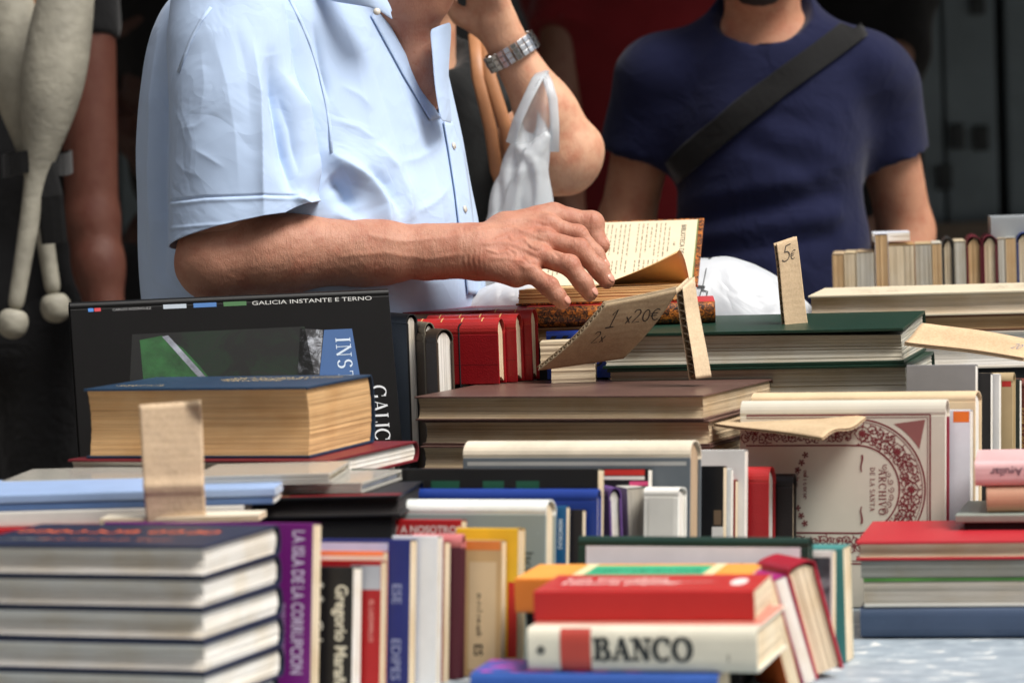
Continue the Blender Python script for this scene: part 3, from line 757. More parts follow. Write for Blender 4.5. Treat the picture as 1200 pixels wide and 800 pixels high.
stack([('cream-paged paperback lying in front of the blue book', .058, .05, .026, cover((206, 190, 160), .6), PC, dict(kind='soft')),
       ('black paperback under the cream-paged one', .05, .055, .022, cover((30, 28, 28), .5), PC, dict(kind='soft', d=(.004, -.004, 0)))], (692, 399, 3.580), -4, reach=False)

# ---- two green volumes
grn = cover((14, 50, 36), .4, 'leather', .1)
PGn = pages((186, 182, 168), .45)
GREEN = stack([('upper large green volume with its lid gaping over grey pages', .345, .225, .048, grn, PGn, dict(gap=.30, lid=-2.0, bt=.0036, bulge=.003, jag=.0009)),
               ('lower large green volume lying under the gaping one', .345, .225, .044, grn, PGn, dict(d=(.004, -.006, -1.5), bt=.0036, bulge=.003, jag=.0006))], (1058, 376, 3.495), -14)

# ---- big cream volume at right
BIG = stack([('big cream volume with faint drawings on its cover', .33, .225, .0285, cover((226, 212, 184), .5, 'plain', .06), pages((220, 204, 180)), dict(bulge=.003)),
             ('brown volume beneath the big cream one', .33, .22, .02, cover((122, 84, 58), .5), PT, dict(d=(-.004, .004, 0))),
             ('white-paged book lowest under the big cream volume', .24, .2, .045, cover((216, 206, 190), .5), PW, dict(d=(-.03, .004, 0)))], (1270, 338, 3.74), -11)
rn = random.Random(2)
S = []
for g, (u0, w0) in enumerate(((.285, .14), (.25, .11), (.13, .12), (.08, .1))):
    for k in range(14):
        x, y = u0 - rn.uniform(0, .035), w0 + rn.uniform(-.05, .05); S.append(([(x + .008 * math.cos(i * .9 + k) * (1 - i / 9), y + .013 * math.sin(i * .9 + k) * (1 - i / 9)) for i in range(8)], .0007, .0004))
put(BIG[0], strokes_polys(S), ink((150, 128, 96)), 'front', (0, 0), (1, 0), (0, 1), .0002, 'drawing_print')

# ---- right stack on the bare table
WST = stack([('bright red hardback on top of the stack at the right', .30, .18, .0185, cover((184, 38, 48), .45, 'cloth', .06), PC, dict(bulge=.003)),
       ('grey-edged magazine bundle under the red hardback', .30, .17, .0175, cover((60, 64, 66), .5), pages((150, 150, 142)), dict(kind='soft', d=(.004, .002, 0))),
       ('thick green-topped catalogue with pale grey pages', .30, .17, .0285, cover((70, 124, 50), .45, 'plain', .5), pages((190, 182, 170)), dict(bt=.0034, bulge=.0015, edge=.0005, d=(.006, .001, .5), back=cover((214, 210, 200), .5))),
       ('navy slipcase book at the bottom of the right stack', .30, .18, .030, cover((66, 82, 108), .5), PW, dict(mode='spine', bulge=.0005, d=(.002, 0, 0)))],
       (1003, 635, 3.046), -12, left=True)
AG = stack([('pale pink hardback with upside-down spine lettering at the right edge', .2, .13, .025, cover((222, 180, 180), .5), PW, dict(mode='spine', bulge=.0012)),
       ('worn tan book under the pink hardback', .19, .13, .027, cover((196, 150, 122), .55), PT, dict(mode='spine', d=(.011, .002, 0))),
       ('grey-green magazine under the worn tan book', .22, .13, .008, cover((140, 150, 140), .5), PG, dict(mode='spine', kind='soft', d=(-.02, -.01, -4)))], (1142, 541, 3.12), -10, left=True)
put(AG[0], text_polys('Aguilar', .011, .02), ink((120, 90, 100)), 'spine', (.047, .018), (-1, 0), (0, -1))

# ---- BANCO pile at the front
ban = stack([('cream spine lettered BANCO with a red band, front pile', .20, .14, .0385, cover((226, 220, 200), .4), PC, dict(bulge=.0015)),
       ('blue and pink speckled book under the BANCO spine', .216, .075, .044, cover((44, 84, 160), .45), PC, dict(bulge=.002, d=(-.034, -.004, 1)))], (887, 736, 2.615), -15, mode='spine')
bk = ban[0]
patch(bk, 'spine', .029, .056, .001, .0375, ink((186, 70, 58)), .0002, 'red_band')
put(bk, serif_letters('BANCO', .0195, .25, .12, .09, .07), ink((34, 40, 42)), 'spine', (.0585, .0105), *SP, off=.0005)
put(bk, ([(.012 + .004 * math.cos(R(k * 45)), .019 + .004 * math.sin(R(k * 45))) for k in range(8)], [tuple(range(8))]), ink((90, 90, 84)), 'spine', (0, 0), (1, 0), (0, 1), name='emblem')
put(bk, scrawl(1, .0028, 3), ink((90, 90, 84)), 'spine', (.176, .010), (0, 1), (-1, 0))
patch(bk, 'front', .0, .2, .02, .135, ink((214, 132, 116)), .0002)
m, nt, bs = nodes_of('speckled_print'); n1 = _n(nt, 'ShaderNodeTexNoise', Scale=70.0, Detail=3.0); tc = _n(nt, 'ShaderNodeTexCoord'); nt.links.new(tc.outputs['Object'], n1.inputs['Vector'])
rp = ramp(nt, [(.5, lin((48, 84, 170))), (.58, lin((190, 60, 170)))]); nt.links.new(n1.outputs['Fac'], rp.inputs[0]); nt.links.new(rp.outputs[0], bs.inputs['Base Color'])
patch(ban[1], 'front', .0, .216, .006, .074, m, .0002)
zB = (bk.M @ Vector((0, 0, bk.T))).z + .0006
P = at(884, 703, 2.655); P.z = zB + .0262
red = book('red paperback with white title lines lying on the BANCO spine', None, 'spine', .193, .105, .026, cover((188, 42, 42), .38, 'gloss', .06), PC, kind='soft', yaw=-13, world=P)
put(red, text_polys('Los intocables\nHistoria popular', .016, .02), ink((250, 214, 206)), 'front', (.015, .066), (1, 0), (0, 1.5)); patch(red, 'front', .075, .15, .055, .0575, ink((240, 180, 170)), .0002)
put(red, ([(.172 + .0075 * math.cos(R(k * 30)), .055 + .022 * math.sin(R(k * 30))) for k in range(12)], [tuple(range(12))]), ink((250, 226, 220)), 'front', (0, 0), (1, 0), (0, 1), name='emblem')
orr = book('orange paperback with a green title panel behind the red one', (874, 677, 2.765), 'spine', .212, .10, .031, cover((228, 128, 44), .4, 'gloss', .08), PC, kind='soft', yaw=-14)
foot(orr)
patch(orr, 'front', .058, .168, .022, .088, ink((52, 172, 126)), .0002); patch(orr, 'front', .048, .058, .004, .10, ink((240, 220, 170)), .0002); patch(orr, 'front', .168, .178, .004, .10, ink((240, 220, 170)), .0002)
put(orr, text_polys('CUERPO Y ALMA DE LA NOCHE', .0085, .02), ink((30, 110, 80)), 'front', (.062, .042), (.82, 0), (0, 3.2)); patch(orr, 'front', 0, .212, .002, .10, ink((240, 160, 66)), .00005)
up('magenta booklet with white pages leaning at the right of the pile', 907, 680, 0, .065, .013, cover((170, 36, 120), .4), PW, yaw=-66, lean=16, Y=2.775, kind='soft')
up('crimson hardback leaning beside the magenta booklet', 922, 668, 0, .06, .030, cover((170, 28, 50), .42), PC, yaw=-66, lean=15, Y=2.80, bulge=.002)
up('cream-paged paperback leaning at the end of the orange one', 893, 684, 0, .06, .012, cover((206, 96, 40), .5), PC, yaw=-66, lean=14, Y=2.75, kind='soft')
jj = up('dark green framed hardback with a white lilac picture cover', 948, 631, 2.795, .225, .016, cover((22, 52, 42), .45), PW, bulge=.0015)
patch(jj, 'front', .008, .217, .008, .12, ink((232, 226, 232)), .0003)
put(jj, strokes_polys([(_arc(.035, .04, .012, .02, 180, 260, 8), .002, .005), (_arc(.03, .035, .01, .012, 120, 200, 6), .002, .004)]), ink((60, 130, 60)), 'front', (0, 0), (1, 0), (0, 1), .0005)
put(jj, strokes_polys([([(.058, .03), (.064, .024), (.07, .03)], .003, .003)]), ink((50, 40, 60)), 'front', (0, 0), (1, 0), (0, 1), .0005)
ph = up('book with a black and white photo cover standing by the bare table', 976, 645, 2.816, .12, .012, cover((226, 224, 216), .5), PC, kind='soft')
m, nt, bs = nodes_of('printed_photo_grey'); n1 = _n(nt, 'ShaderNodeTexNoise', Scale=26.0, Detail=5.0, Distortion=.5); tc = _n(nt, 'ShaderNodeTexCoord'); nt.links.new(tc.outputs['Object'], n1.inputs['Vector'])
rp = ramp(nt, [(.42, lin((36, 38, 42))), (.56, lin((70, 74, 80))), (.72, lin((170, 172, 176)))]); nt.links.new(n1.outputs['Fac'], rp.inputs[0]); nt.links.new(rp.outputs[0], bs.inputs['Base Color'])
patch(ph, 'front', .002, .11, .006, .112, m, .0003, 'printed_photo')
up('teal-edged cream paperback standing right of the photo cover', 988, 642, 2.832, .12, .030, cover((70, 140, 136), .5), PC, yaw=-20, kind='soft')

# ---- far row of books on the second table
rn = random.Random(11); px = 975
far = [('tan', 14, (196, 172, 138)), ('pale buff', 14, (206, 186, 150)), ('wide beige', 22, (188, 164, 130)), ('pink-edged white', 16, (226, 228, 236)), ('brown kraft', 31, (174, 138, 92)),
       ('sand', 20, (186, 164, 126)), ('ivory', 12, (206, 200, 184)), ('black-bound', 14, (40, 40, 38)), ('cream', 14, (206, 190, 160)), ('maroon-bound', 19, (96, 22, 34)), ('wine-bound', 18, (98, 24, 40)),
       ('plain buff', 9, (196, 176, 146)), ('grey-white', 13, (196, 192, 180)), ('blue-bound', 19, (36, 52, 110)), ('ochre', 16, (190, 150, 90)), ('dark', 20, (60, 40, 40))]
for i, (nm, wpx, c) in enumerate(far):
    T = wpx * 4.22 / F * .98; py = 292 - i * 1.1 + (6 if i < 3 else 0) - (14 if nm.startswith('pink') else 0)
    bound = 'bound' in nm or nm == 'dark'
    b = up(f'{nm} book showing its end in the far row', px, py, 0, .13, T - .0006, cover(c, .5), (PT if i % 3 == 0 else PC if i % 3 == 1 else PG), yaw=-97, Y=4.22, W=.15,
           kind='hard' if bound else 'soft', bulge=.006 if bound else None, group='books in the far row')
    px += wpx
b = stack([('white torn-edged booklet lying on the far row', .05, .1, .012, cover((224, 228, 236), .5), PW, dict(kind='soft', mode='fore'))], (1066, 272, 4.235), -6, reach=False)
b = stack([('small grey and brown book lying on the far row at the right edge', .07, .08, .035, cover((150, 156, 160), .5), PG, dict(kind='soft', mode='spine'))], (1222, 252, 4.25), -6, reach=False)
# ------------------------------------------------------------------ signed-distance modelling
from mathutils.bvhtree import BVHTree
A3 = lambda v: np.array([v[0], v[1], v[2]], dtype=np.float64)

def cone(p0, p1, r0, r1, k=.012, sub=False, flat=False): return ('cone', A3(p0), A3(p1), r0, r1, k, sub, flat)
def ell(c, r, k=.012, rot=None, sub=False): return ('ell', A3(c), A3(r), None if rot is None else np.array(rot), k, sub)

def frame(f, up=(0, 0, 1)):
    """3x3 with rows (forward, left, up)"""
    f = A3(f); f = f / np.linalg.norm(f); u = A3(up); l = np.cross(u, f); l /= np.linalg.norm(l); u = np.cross(f, l)
    return np.array([f, l, u])

def sdf_mesh(prims, res):
    lo = np.full(3, 1e9); hi = np.full(3, -1e9)
    for p in prims:
        if p[-1] is True and p[0] == 'ell': continue
        if p[0] == 'cone':
            if p[6]: continue
            r = max(p[3], p[4]); lo = np.minimum(lo, np.minimum(p[1], p[2]) - r); hi = np.maximum(hi, np.maximum(p[1], p[2]) + r)
        else:
            r = p[2].max(); lo = np.minimum(lo, p[1] - r); hi = np.maximum(hi, p[1] + r)
    lo -= res * 3; hi += res * 3
    n = np.ceil((hi - lo) / res).astype(int) + 1
    G = np.full(n, .5, dtype=np.float32)
    ax = [lo[i] + res * np.arange(n[i]) for i in range(3)]
    for p in prims:
        if p[0] == 'cone': k = p[5]; r = max(p[3], p[4]); b0 = np.minimum(p[1], p[2]) - r - 2.5 * k - 2 * res; b1 = np.maximum(p[1], p[2]) + r + 2.5 * k + 2 * res; sub = p[6]
        else: k = p[4]; r = p[2].max(); b0 = p[1] - r - 2.5 * k - 2 * res; b1 = p[1] + r + 2.5 * k + 2 * res; sub = p[5]
        i0 = np.clip(((b0 - lo) / res).astype(int), 0, n); i1 = np.clip(((b1 - lo) / res).astype(int) + 2, 0, n)
        if np.any(i1 <= i0): continue
        sl = tuple(slice(i0[i], i1[i]) for i in range(3))
        X = ax[0][sl[0]][:, None, None]; Y = ax[1][sl[1]][None, :, None]; Z = ax[2][sl[2]][None, None, :]
        if p[0] == 'cone':
            d = p[2] - p[1]; L2 = max(d @ d, 1e-12)
            t = ((X - p[1][0]) * d[0] + (Y - p[1][1]) * d[1] + (Z - p[1][2]) * d[2]) / L2
            tc = np.clip(t, 0, 1)
            D = np.sqrt((X - p[1][0] - tc * d[0]) ** 2 + (Y - p[1][1] - tc * d[1]) ** 2 + (Z - p[1][2] - tc * d[2]) ** 2) - (p[3] + (p[4] - p[3]) * tc)
            if p[7]: D = np.maximum(D, (t - 1) * math.sqrt(L2))
        else:
            q = (X - p[1][0], Y - p[1][1], Z - p[1][2])
            if p[3] is not None:
                m = p[3]; q = tuple(m[i][0] * q[0] + m[i][1] * q[1] + m[i][2] * q[2] for i in range(3))
            rr = p[2]; k0 = np.sqrt(sum((q[i] / rr[i]) ** 2 for i in range(3))); k1 = np.sqrt(sum((q[i] / rr[i] ** 2) ** 2 for i in range(3))) + 1e-9
            D = k0 * (k0 - 1) / k1
        g = G[sl]
        if sub:
            h = np.clip(.5 - .5 * (g + D) / k, 0, 1); G[sl] = g + (-D - g) * h + k * h * (1 - h)
        else:
            h = np.clip(.5 + .5 * (g - D) / k, 0, 1); G[sl] = g + (D - g) * h - k * h * (1 - h)
    # surface nets
    S = G < 0
    c = (S[:-1, :-1, :-1], S[1:, :-1, :-1], S[:-1, 1:, :-1], S[1:, 1:, :-1], S[:-1, :-1, 1:], S[1:, :-1, 1:], S[:-1, 1:, 1:], S[1:, 1:, 1:])
    s = sum(x.astype(np.int8) for x in c); mixed = (s > 0) & (s < 8)
    I = np.argwhere(mixed); N = len(I)
    idx = np.full(mixed.shape, -1, dtype=np.int32); idx[tuple(I.T)] = np.arange(N)
    acc = np.zeros((N, 3)); cnt = np.zeros(N)
    co = [(0, 0, 0), (1, 0, 0), (0, 1, 0), (1, 1, 0), (0, 0, 1), (1, 0, 1), (0, 1, 1), (1, 1, 1)]
    val = [G[tuple((I + np.array(o)).T)].astype(np.float64) for o in co]
    for a, b in ((0, 1), (2, 3), (4, 5), (6, 7), (0, 2), (1, 3), (4, 6), (5, 7), (0, 4), (1, 5), (2, 6), (3, 7)):
        va, vb = val[a], val[b]; m = (va < 0) != (vb < 0)
        t = np.where(m, va / np.where(m, va - vb, 1), 0)
        P = np.array(co[a]) + t[:, None] * (np.array(co[b]) - np.array(co[a]))
        acc += P * m[:, None]; cnt += m
    V = lo + res * (I + acc / cnt[:, None])
    Q = []
    for axi in range(3):
        o1, o2 = [(1, 2), (2, 0), (0, 1)][axi]
        sl0 = [slice(None)] * 3; sl1 = [slice(None)] * 3; sl0[axi] = slice(None, -1); sl1[axi] = slice(1, None)
        A, B = S[tuple(sl0)], S[tuple(sl1)]; E = np.argwhere(A != B)
        ok = (E[:, o1] > 0) & (E[:, o2] > 0) & (E[:, o1] < mixed.shape[o1]) & (E[:, o2] < mixed.shape[o2]); E = E[ok]
        flip = ~A[tuple(E.T)]
        def cell(d1, d2):
            e = E.copy(); e[:, o1] -= d1; e[:, o2] -= d2; return idx[tuple(e.T)]
        q = np.stack([cell(1, 1), cell(0, 1), cell(0, 0), cell(1, 0)], 1)
        q[flip] = q[flip][:, ::-1]; Q.append(q)
    return V, np.concatenate(Q)

def np_obj(name, V, Q, m, parent=None):
    me = bpy.data.meshes.new(name); V = np.asarray(V, dtype=np.float32); Q = np.asarray(Q, dtype=np.int32); k = Q.shape[1]
    me.vertices.add(len(V)); me.vertices.foreach_set('co', V.ravel())
    me.loops.add(Q.size); me.loops.foreach_set('vertex_index', Q.ravel())
    me.polygons.add(len(Q)); me.polygons.foreach_set('loop_start', np.arange(0, Q.size, k, dtype=np.int32))
    me.polygons.foreach_set('use_smooth', np.ones(len(Q), dtype=bool))
    me.update(calc_edges=True); me.validate()
    if m: me.materials.append(m)
    o = link(bpy.data.objects.new(name, me))
    if parent is not None: o.parent = parent; o.matrix_parent_inverse = parent.matrix_world.inverted()
    return o

def vnormals(V, Q):
    a = V[Q[:, 2]] - V[Q[:, 0]]; b = V[Q[:, 3]] - V[Q[:, 1]]; fn = np.cross(a, b)
    N = np.zeros_like(V)
    for i in range(4): np.add.at(N, Q[:, i], fn)
    return N / (np.linalg.norm(N, axis=1)[:, None] + 1e-12)

RCn, UCn, FWn, CAn = A3(RC), A3(UC), A3(FWD), A3(CAM)
def proj_np(V):
    d = V - CAn; k = d @ FWn
    return np.stack([600 + F * (d @ RCn) / k, 400 - F * (d @ UCn) / k], 1)

def dist_poly(P, poly, along=False):
    best = np.full(len(P), 1e9); S_ = np.zeros(len(P)); acc = 0; tot = sum(math.hypot(b[0] - a[0], b[1] - a[1]) for a, b in zip(poly[:-1], poly[1:]))
    for (x0, y0), (x1, y1) in zip(poly[:-1], poly[1:]):
        d = np.array([x1 - x0, y1 - y0], float); L2 = d @ d + 1e-9
        t = np.clip(((P - (x0, y0)) @ d) / L2, 0, 1)
        dd = np.hypot(P[:, 0] - x0 - t * d[0], P[:, 1] - y0 - t * d[1]); l_ = math.sqrt(L2)
        S_ = np.where(dd < best, (acc + t * l_) / tot, S_); best = np.minimum(best, dd); acc += l_
    return (best, S_) if along else best

def folds(V, N, specs):
    """raise or sink ridges whose course was read off the photograph; only on the side that faces the camera"""
    P = proj_np(V); vd = CAn - V; vd /= np.linalg.norm(vd, axis=1)[:, None]
    fac = np.clip((N * vd).sum(1) * 2.5 + .15, 0, 1)
    D = np.zeros(len(V))
    for sp_ in specs:
        poly, w_, h = sp_[:3]; e = sp_[3] if len(sp_) > 3 else 2
        if len(sp_) > 3:
            dd, s_ = dist_poly(P, poly, True); D += h * np.exp(-(dd / w_) ** e) * fac * np.clip(np.sin(np.pi * np.clip(s_ * .9 + .05, 0, 1)) * 1.25, 0, 1)
        else: D += h * np.exp(-(dist_poly(P, poly) / w_) ** e) * fac
    return V + N * D[:, None]

def sines(V, scale, seed, n=20, stretch=(1, 1, 1)):
    rs = np.random.RandomState(seed); out = np.zeros(len(V)); W = V * np.array(stretch)
    for i in range(n):
        k = rs.normal(size=3); k *= scale * rs.uniform(.5, 1.6) / np.linalg.norm(k); out += np.sin(W @ k + rs.uniform(0, 6.28))
    return out / math.sqrt(n)

def inside_poly(P, poly):
    r = np.zeros(len(P), bool); n = len(poly)
    for i in range(n):
        x0, y0 = poly[i]; x1, y1 = poly[(i + 1) % n]
        c = ((y0 > P[:, 1]) != (y1 > P[:, 1])) & (P[:, 0] < (x1 - x0) * (P[:, 1] - y0) / (y1 - y0 + 1e-12) + x0); r ^= c
    return r

def bvh_of(o):
    me = o.data; mw = o.matrix_world
    bpy.context.view_layer.update(); mw = o.matrix_world
    return BVHTree.FromPolygons([mw @ v.co for v in me.vertices], [tuple(p.vertices) for p in me.polygons])

def hit(bvh, px, py):
    d = (FWD + RC * ((px - 600) / F) + UC * ((400 - py) / F)).normalized()
    h = bvh.ray_cast(CAM, d)
    if h[0] is None: return None, None
    n = h[1] if h[1].dot(d) < 0 else -h[1]
    return h[0], n

def strip_on(name, bvh, rows, off, thick, m, parent):
    """band laid on a surface; rows = list of rows of pixels read off the photograph"""
    top, bot = [], []; nc = len(rows[0])
    nr = 0
    for row in rows:
        H_ = [hit(bvh, x, y) for (x, y) in row]; good = [i for i, h in enumerate(H_) if h[0] is not None]
        if len(good) < max(2, len(row) * .6): continue
        nr += 1
        for i in range(nc):
            p, n = H_[i] if i in good else H_[min(good, key=lambda g_: abs(g_ - i))]
            top.append(p + n * (off + thick)); bot.append(p + n * off)
    V = top + bot; k = len(top); Fc = []
    for i in range(nr - 1):
        for j in range(nc - 1):
            a = i * nc + j; Fc.append((a, a + nc, a + nc + 1, a + 1)); Fc.append((k + a, k + a + 1, k + a + nc + 1, k + a + nc))
    for i in range(nr - 1):
        for j in (0, nc - 1):
            a = i * nc + j; f = (a, k + a, k + a + nc, a + nc); Fc.append(f if j == 0 else f[::-1])
    for j in range(nc - 1):
        for i in (0, nr - 1):
            a = i * nc + j; f = (a, a + 1, k + a + 1, k + a); Fc.append(f if i == 0 else f[::-1])
    o = mesh_obj(name, V, Fc, m, None, True)
    if parent is not None: o.parent = parent; o.matrix_parent_inverse = parent.matrix_world.inverted()
    return o

# ------------------------------------------------------------------ skin and cloth
def skin(rgb, red=1.0, sc=1.0):
    m, nt, b = nodes_of('skin'); c = lin(rgb)
    tc = _n(nt, 'ShaderNodeTexCoord')
    n1 = _n(nt, 'ShaderNodeTexNoise', Scale=38.0 * sc, Detail=6.0, Roughness=.6); nt.links.new(tc.outputs['Object'], n1.inputs['Vector'])
    rp = ramp(nt, [(.28, (c[0] * .84, c[1] * .64, c[2] * .60)), (.52, c), (.75, (min(1, c[0] * 1.1), min(1, c[1] * 1.12), min(1, c[2] * 1.12)))]); nt.links.new(n1.outputs['Fac'], rp.inputs[0])
    n4 = _n(nt, 'ShaderNodeTexNoise', Scale=210.0 * sc, Detail=3.0); nt.links.new(tc.outputs['Object'], n4.inputs['Vector'])
    r4 = ramp(nt, [(.62, (1, 1, 1)), (.72, (.82, .66, .56))]); nt.links.new(n4.outputs['Fac'], r4.inputs[0])
    mx = _n(nt, 'ShaderNodeMixRGB', blend_type='MULTIPLY'); mx.inputs[0].default_value = .55; nt.links.new(rp.outputs[0], mx.inputs[1]); nt.links.new(r4.outputs[0], mx.inputs[2])
    at_ = _n(nt, 'ShaderNodeAttribute', attribute_name='flush'); mf = _n(nt, 'ShaderNodeMixRGB'); nt.links.new(at_.outputs['Fac'], mf.inputs[0]); nt.links.new(mx.outputs[0], mf.inputs[1]); mf.inputs[2].default_value = (c[0] * .92, c[1] * .58, c[2] * .52, 1); mx = mf
    nt.links.new(mx.outputs[0], b.inputs['Base Color']); b.inputs['Roughness'].default_value = .56; b.inputs['Specular IOR Level'].default_value = .35
    b.inputs['Subsurface Weight'].default_value = .12; b.inputs['Subsurface Radius'].default_value = (.008, .003, .0015); b.inputs['Subsurface Scale'].default_value = 1.0
    v = _n(nt, 'ShaderNodeTexVoronoi', Scale=520.0 * sc); nt.links.new(tc.outputs['Object'], v.inputs['Vector'])
    mp = _n(nt, 'ShaderNodeMapping'); mp.inputs['Scale'].default_value = (380, 130, 150); nt.links.new(tc.outputs['Object'], mp.inputs['Vector'])
    n2 = _n(nt, 'ShaderNodeTexNoise', Scale=1.0, Detail=5.0, Distortion=.8); nt.links.new(mp.outputs[0], n2.inputs['Vector'])
    b1 = _n(nt, 'ShaderNodeBump', Strength=.22, Distance=.0008); nt.links.new(v.outputs['Distance'], b1.inputs['Height'])
    b2 = _n(nt, 'ShaderNodeBump', Strength=.5, Distance=.0015); nt.links.new(n2.outputs['Fac'], b2.inputs['Height']); nt.links.new(b1.outputs[0], b2.inputs['Normal'])
    nt.links.new(b2.outputs[0], b.inputs['Normal'])
    return m

def cloth(name, rgb, rough=.85, wr=.5, wscale=26, weave=1400, var=.06, sheen=.15):
    m, nt, b = nodes_of(name); c = lin(rgb)
    tc = _n(nt, 'ShaderNodeTexCoord')
    n0 = _n(nt, 'ShaderNodeTexNoise', Scale=9.0, Detail=5.0); nt.links.new(tc.outputs['Object'], n0.inputs['Vector'])
    rp = ramp(nt, [(.3, tuple(v * (1 - var) for v in c)), (.7, tuple(min(1, v * (1 + var)) for v in c))]); nt.links.new(n0.outputs['Fac'], rp.inputs[0])
    nt.links.new(rp.outputs[0], b.inputs['Base Color']); b.inputs['Roughness'].default_value = rough; b.inputs['Sheen Weight'].default_value = sheen; b.inputs['Specular IOR Level'].default_value = .25
    n1 = _n(nt, 'ShaderNodeTexNoise', Scale=float(wscale), Detail=3.0, Roughness=.5, Distortion=.9); nt.links.new(tc.outputs['Object'], n1.inputs['Vector'])
    # creases: ridged noise
    ab = _n(nt, 'ShaderNodeMath', operation='SUBTRACT'); ab.inputs[1].default_value = .5; nt.links.new(n1.outputs['Fac'], ab.inputs[0])
    ab2 = _n(nt, 'ShaderNodeMath', operation='ABSOLUTE'); nt.links.new(ab.outputs[0], ab2.inputs[0])
    vo = _n(nt, 'ShaderNodeTexVoronoi', Scale=float(wscale) * 1.6, feature='F1'); 
    dv = _n(nt, 'ShaderNodeVectorMath', operation='MULTIPLY_ADD'); dv.inputs[1].default_value = (.11, .11, .11); nt.links.new(n1.outputs['Color'], dv.inputs[0]); nt.links.new(tc.outputs['Object'], dv.inputs[2]); nt.links.new(dv.outputs[0], vo.inputs['Vector'])
    sm_ = _n(nt, 'ShaderNodeMath', operation='MULTIPLY_ADD'); sm_.inputs[1].default_value = .55; nt.links.new(vo.outputs['Distance'], sm_.inputs[0]); nt.links.new(ab2.outputs[0], sm_.inputs[2])
    b1 = _n(nt, 'ShaderNodeBump', Strength=wr, Distance=.010); nt.links.new(sm_.outputs[0], b1.inputs['Height'])
    n2 = _n(nt, 'ShaderNodeTexNoise', Scale=float(weave), Detail=2.0); nt.links.new(tc.outputs['Object'], n2.inputs['Vector'])
    b2 = _n(nt, 'ShaderNodeBump', Strength=.12, Distance=.0005); nt.links.new(n2.outputs['Fac'], b2.inputs['Height']); nt.links.new(b1.outputs[0], b2.inputs['Normal'])
    nt.links.new(b2.outputs[0], b.inputs['Normal'])
    return m

def head_prims(c, f, s=1.0, k=.014, jowl=0):
    """head with brow, sockets, nose, lips, chin and ears; f = face direction, c = skull centre"""
    Fm = frame(f); fd, lf, upv = Fm; c = A3(c); q = lambda a, b, d: c + s * (fd * a + lf * b + upv * d)
    P = [ell(q(-.012, 0, .025), s * np.array([.098, .076, .088]), k, Fm), ell(q(.03, 0, -.03), s * np.array([.066, .06, .075]), k, Fm),
         ell(q(.055, 0, -.075), s * np.array([.034, .04, .032]), k, Fm), ell(q(.068, 0, -.094), s * np.array([.022, .022, .019]), .012, Fm),
         cone(q(-.005, .052, -.03), q(.055, .022, -.09), .02 * s, .016 * s, k), cone(q(-.005, -.052, -.03), q(.055, -.022, -.09), .02 * s, .016 * s, k),
         cone(q(.078, -.03, .028), q(.078, .03, .028), .013 * s, .013 * s, .012),
         ell(q(.088, .031, .004), s * np.array([.014, .017, .011]), .008, Fm, True), ell(q(.088, -.031, .004), s * np.array([.014, .017, .011]), .008, Fm, True),
         ell(q(.078, .031, .002), s * np.array([.012, .013, .011]), .003, Fm), ell(q(.078, -.031, .002), s * np.array([.012, .013, .011]), .003, Fm),
         cone(q(.086, 0, .012), q(.108, 0, -.032), .008 * s, .012 * s, .006), ell(q(.098, .013, -.035), s * np.array([.01, .008, .007]), .004, Fm), ell(q(.098, -.013, -.035), s * np.array([.01, .008, .007]), .004, Fm),
         ell(q(.086, 0, -.058), s * np.array([.010, .024, .006]), .004, Fm), ell(q(.083, 0, -.069), s * np.array([.010, .021, .006]), .004, Fm),
         ell(q(.06, .04, -.022), s * np.array([.024, .018, .018]), .014, Fm), ell(q(.06, -.04, -.022), s * np.array([.024, .018, .018]), .014, Fm)]
    for sg in (-1, 1):
        P.append(ell(q(-.012, sg * .078, -.005), s * np.array([.019, .007, .031]), .004, Fm))
    if jowl:
        P += [ell(q(.035, .02, -.105), s * np.array([.035, .026, .02]), .018, Fm), ell(q(.035, -.02, -.105), s * np.array([.035, .026, .02]), .018, Fm), ell(q(.03, 0, -.11), s * np.array([.04, .03, .022]), .018, Fm)]
    return P

def hair_prims(c, f, s=1.0):
    Fm = frame(f); fd, lf, upv = Fm; c = A3(c); q = lambda a, b, d: c + s * (fd * a + lf * b + upv * d)
    return [ell(q(-.02, 0, .036), s * np.array([.098, .083, .088]), .01, Fm), ell(q(-.05, 0, -.01), s * np.array([.06, .078, .065]), .02, Fm), ell(q(.08, 0, -.035), s * np.array([.06, .06, .085]), .01, Fm, True)]

def hand_prims(w_, d, pn, s=1.0, right=True, curl=25):
    """relaxed hand: wrist, direction of the fingers, palm normal"""
    d = A3(d) / np.linalg.norm(A3(d)); pn = A3(pn); pn -= d * (pn @ d); pn /= np.linalg.norm(pn); sd_ = np.cross(d, pn) * (1 if right else -1); w_ = A3(w_)
    P = [cone(w_, w_ + d * .03 * s, .024 * s, .026 * s, .012)]
    for i, (o, L, r) in enumerate(((.030, .072, .0092), (.010, .08, .0096), (-.010, .074, .0092), (-.028, .058, .008))):
        m0 = w_ + (d * .085 + sd_ * o - pn * .002) * s; P.append(cone(w_ + sd_ * o * .5 * s + d * .01 * s, m0, .014 * s, .0115 * s, .012)); p = m0; a = curl * .6
        for sg, fr in enumerate((.45, .3, .25)):
            dd = d * math.cos(R(a)) + pn * math.sin(R(a)); p2 = p + dd * L * fr * s; P.append(cone(p, p2, r * s * (1 - .08 * sg), r * s * (.94 - .08 * sg), .004)); p = p2; a += curl
    t0 = w_ + (d * .025 + sd_ * .02 + pn * .006) * s; t1 = w_ + (d * .058 + sd_ * .048 + pn * .018) * s; t2 = w_ + (d * .092 + sd_ * .054 + pn * .026) * s
    P += [cone(t0, t1, .015 * s, .012 * s, .01), cone(t1, t2, .0115 * s, .009 * s, .004)]
    return P

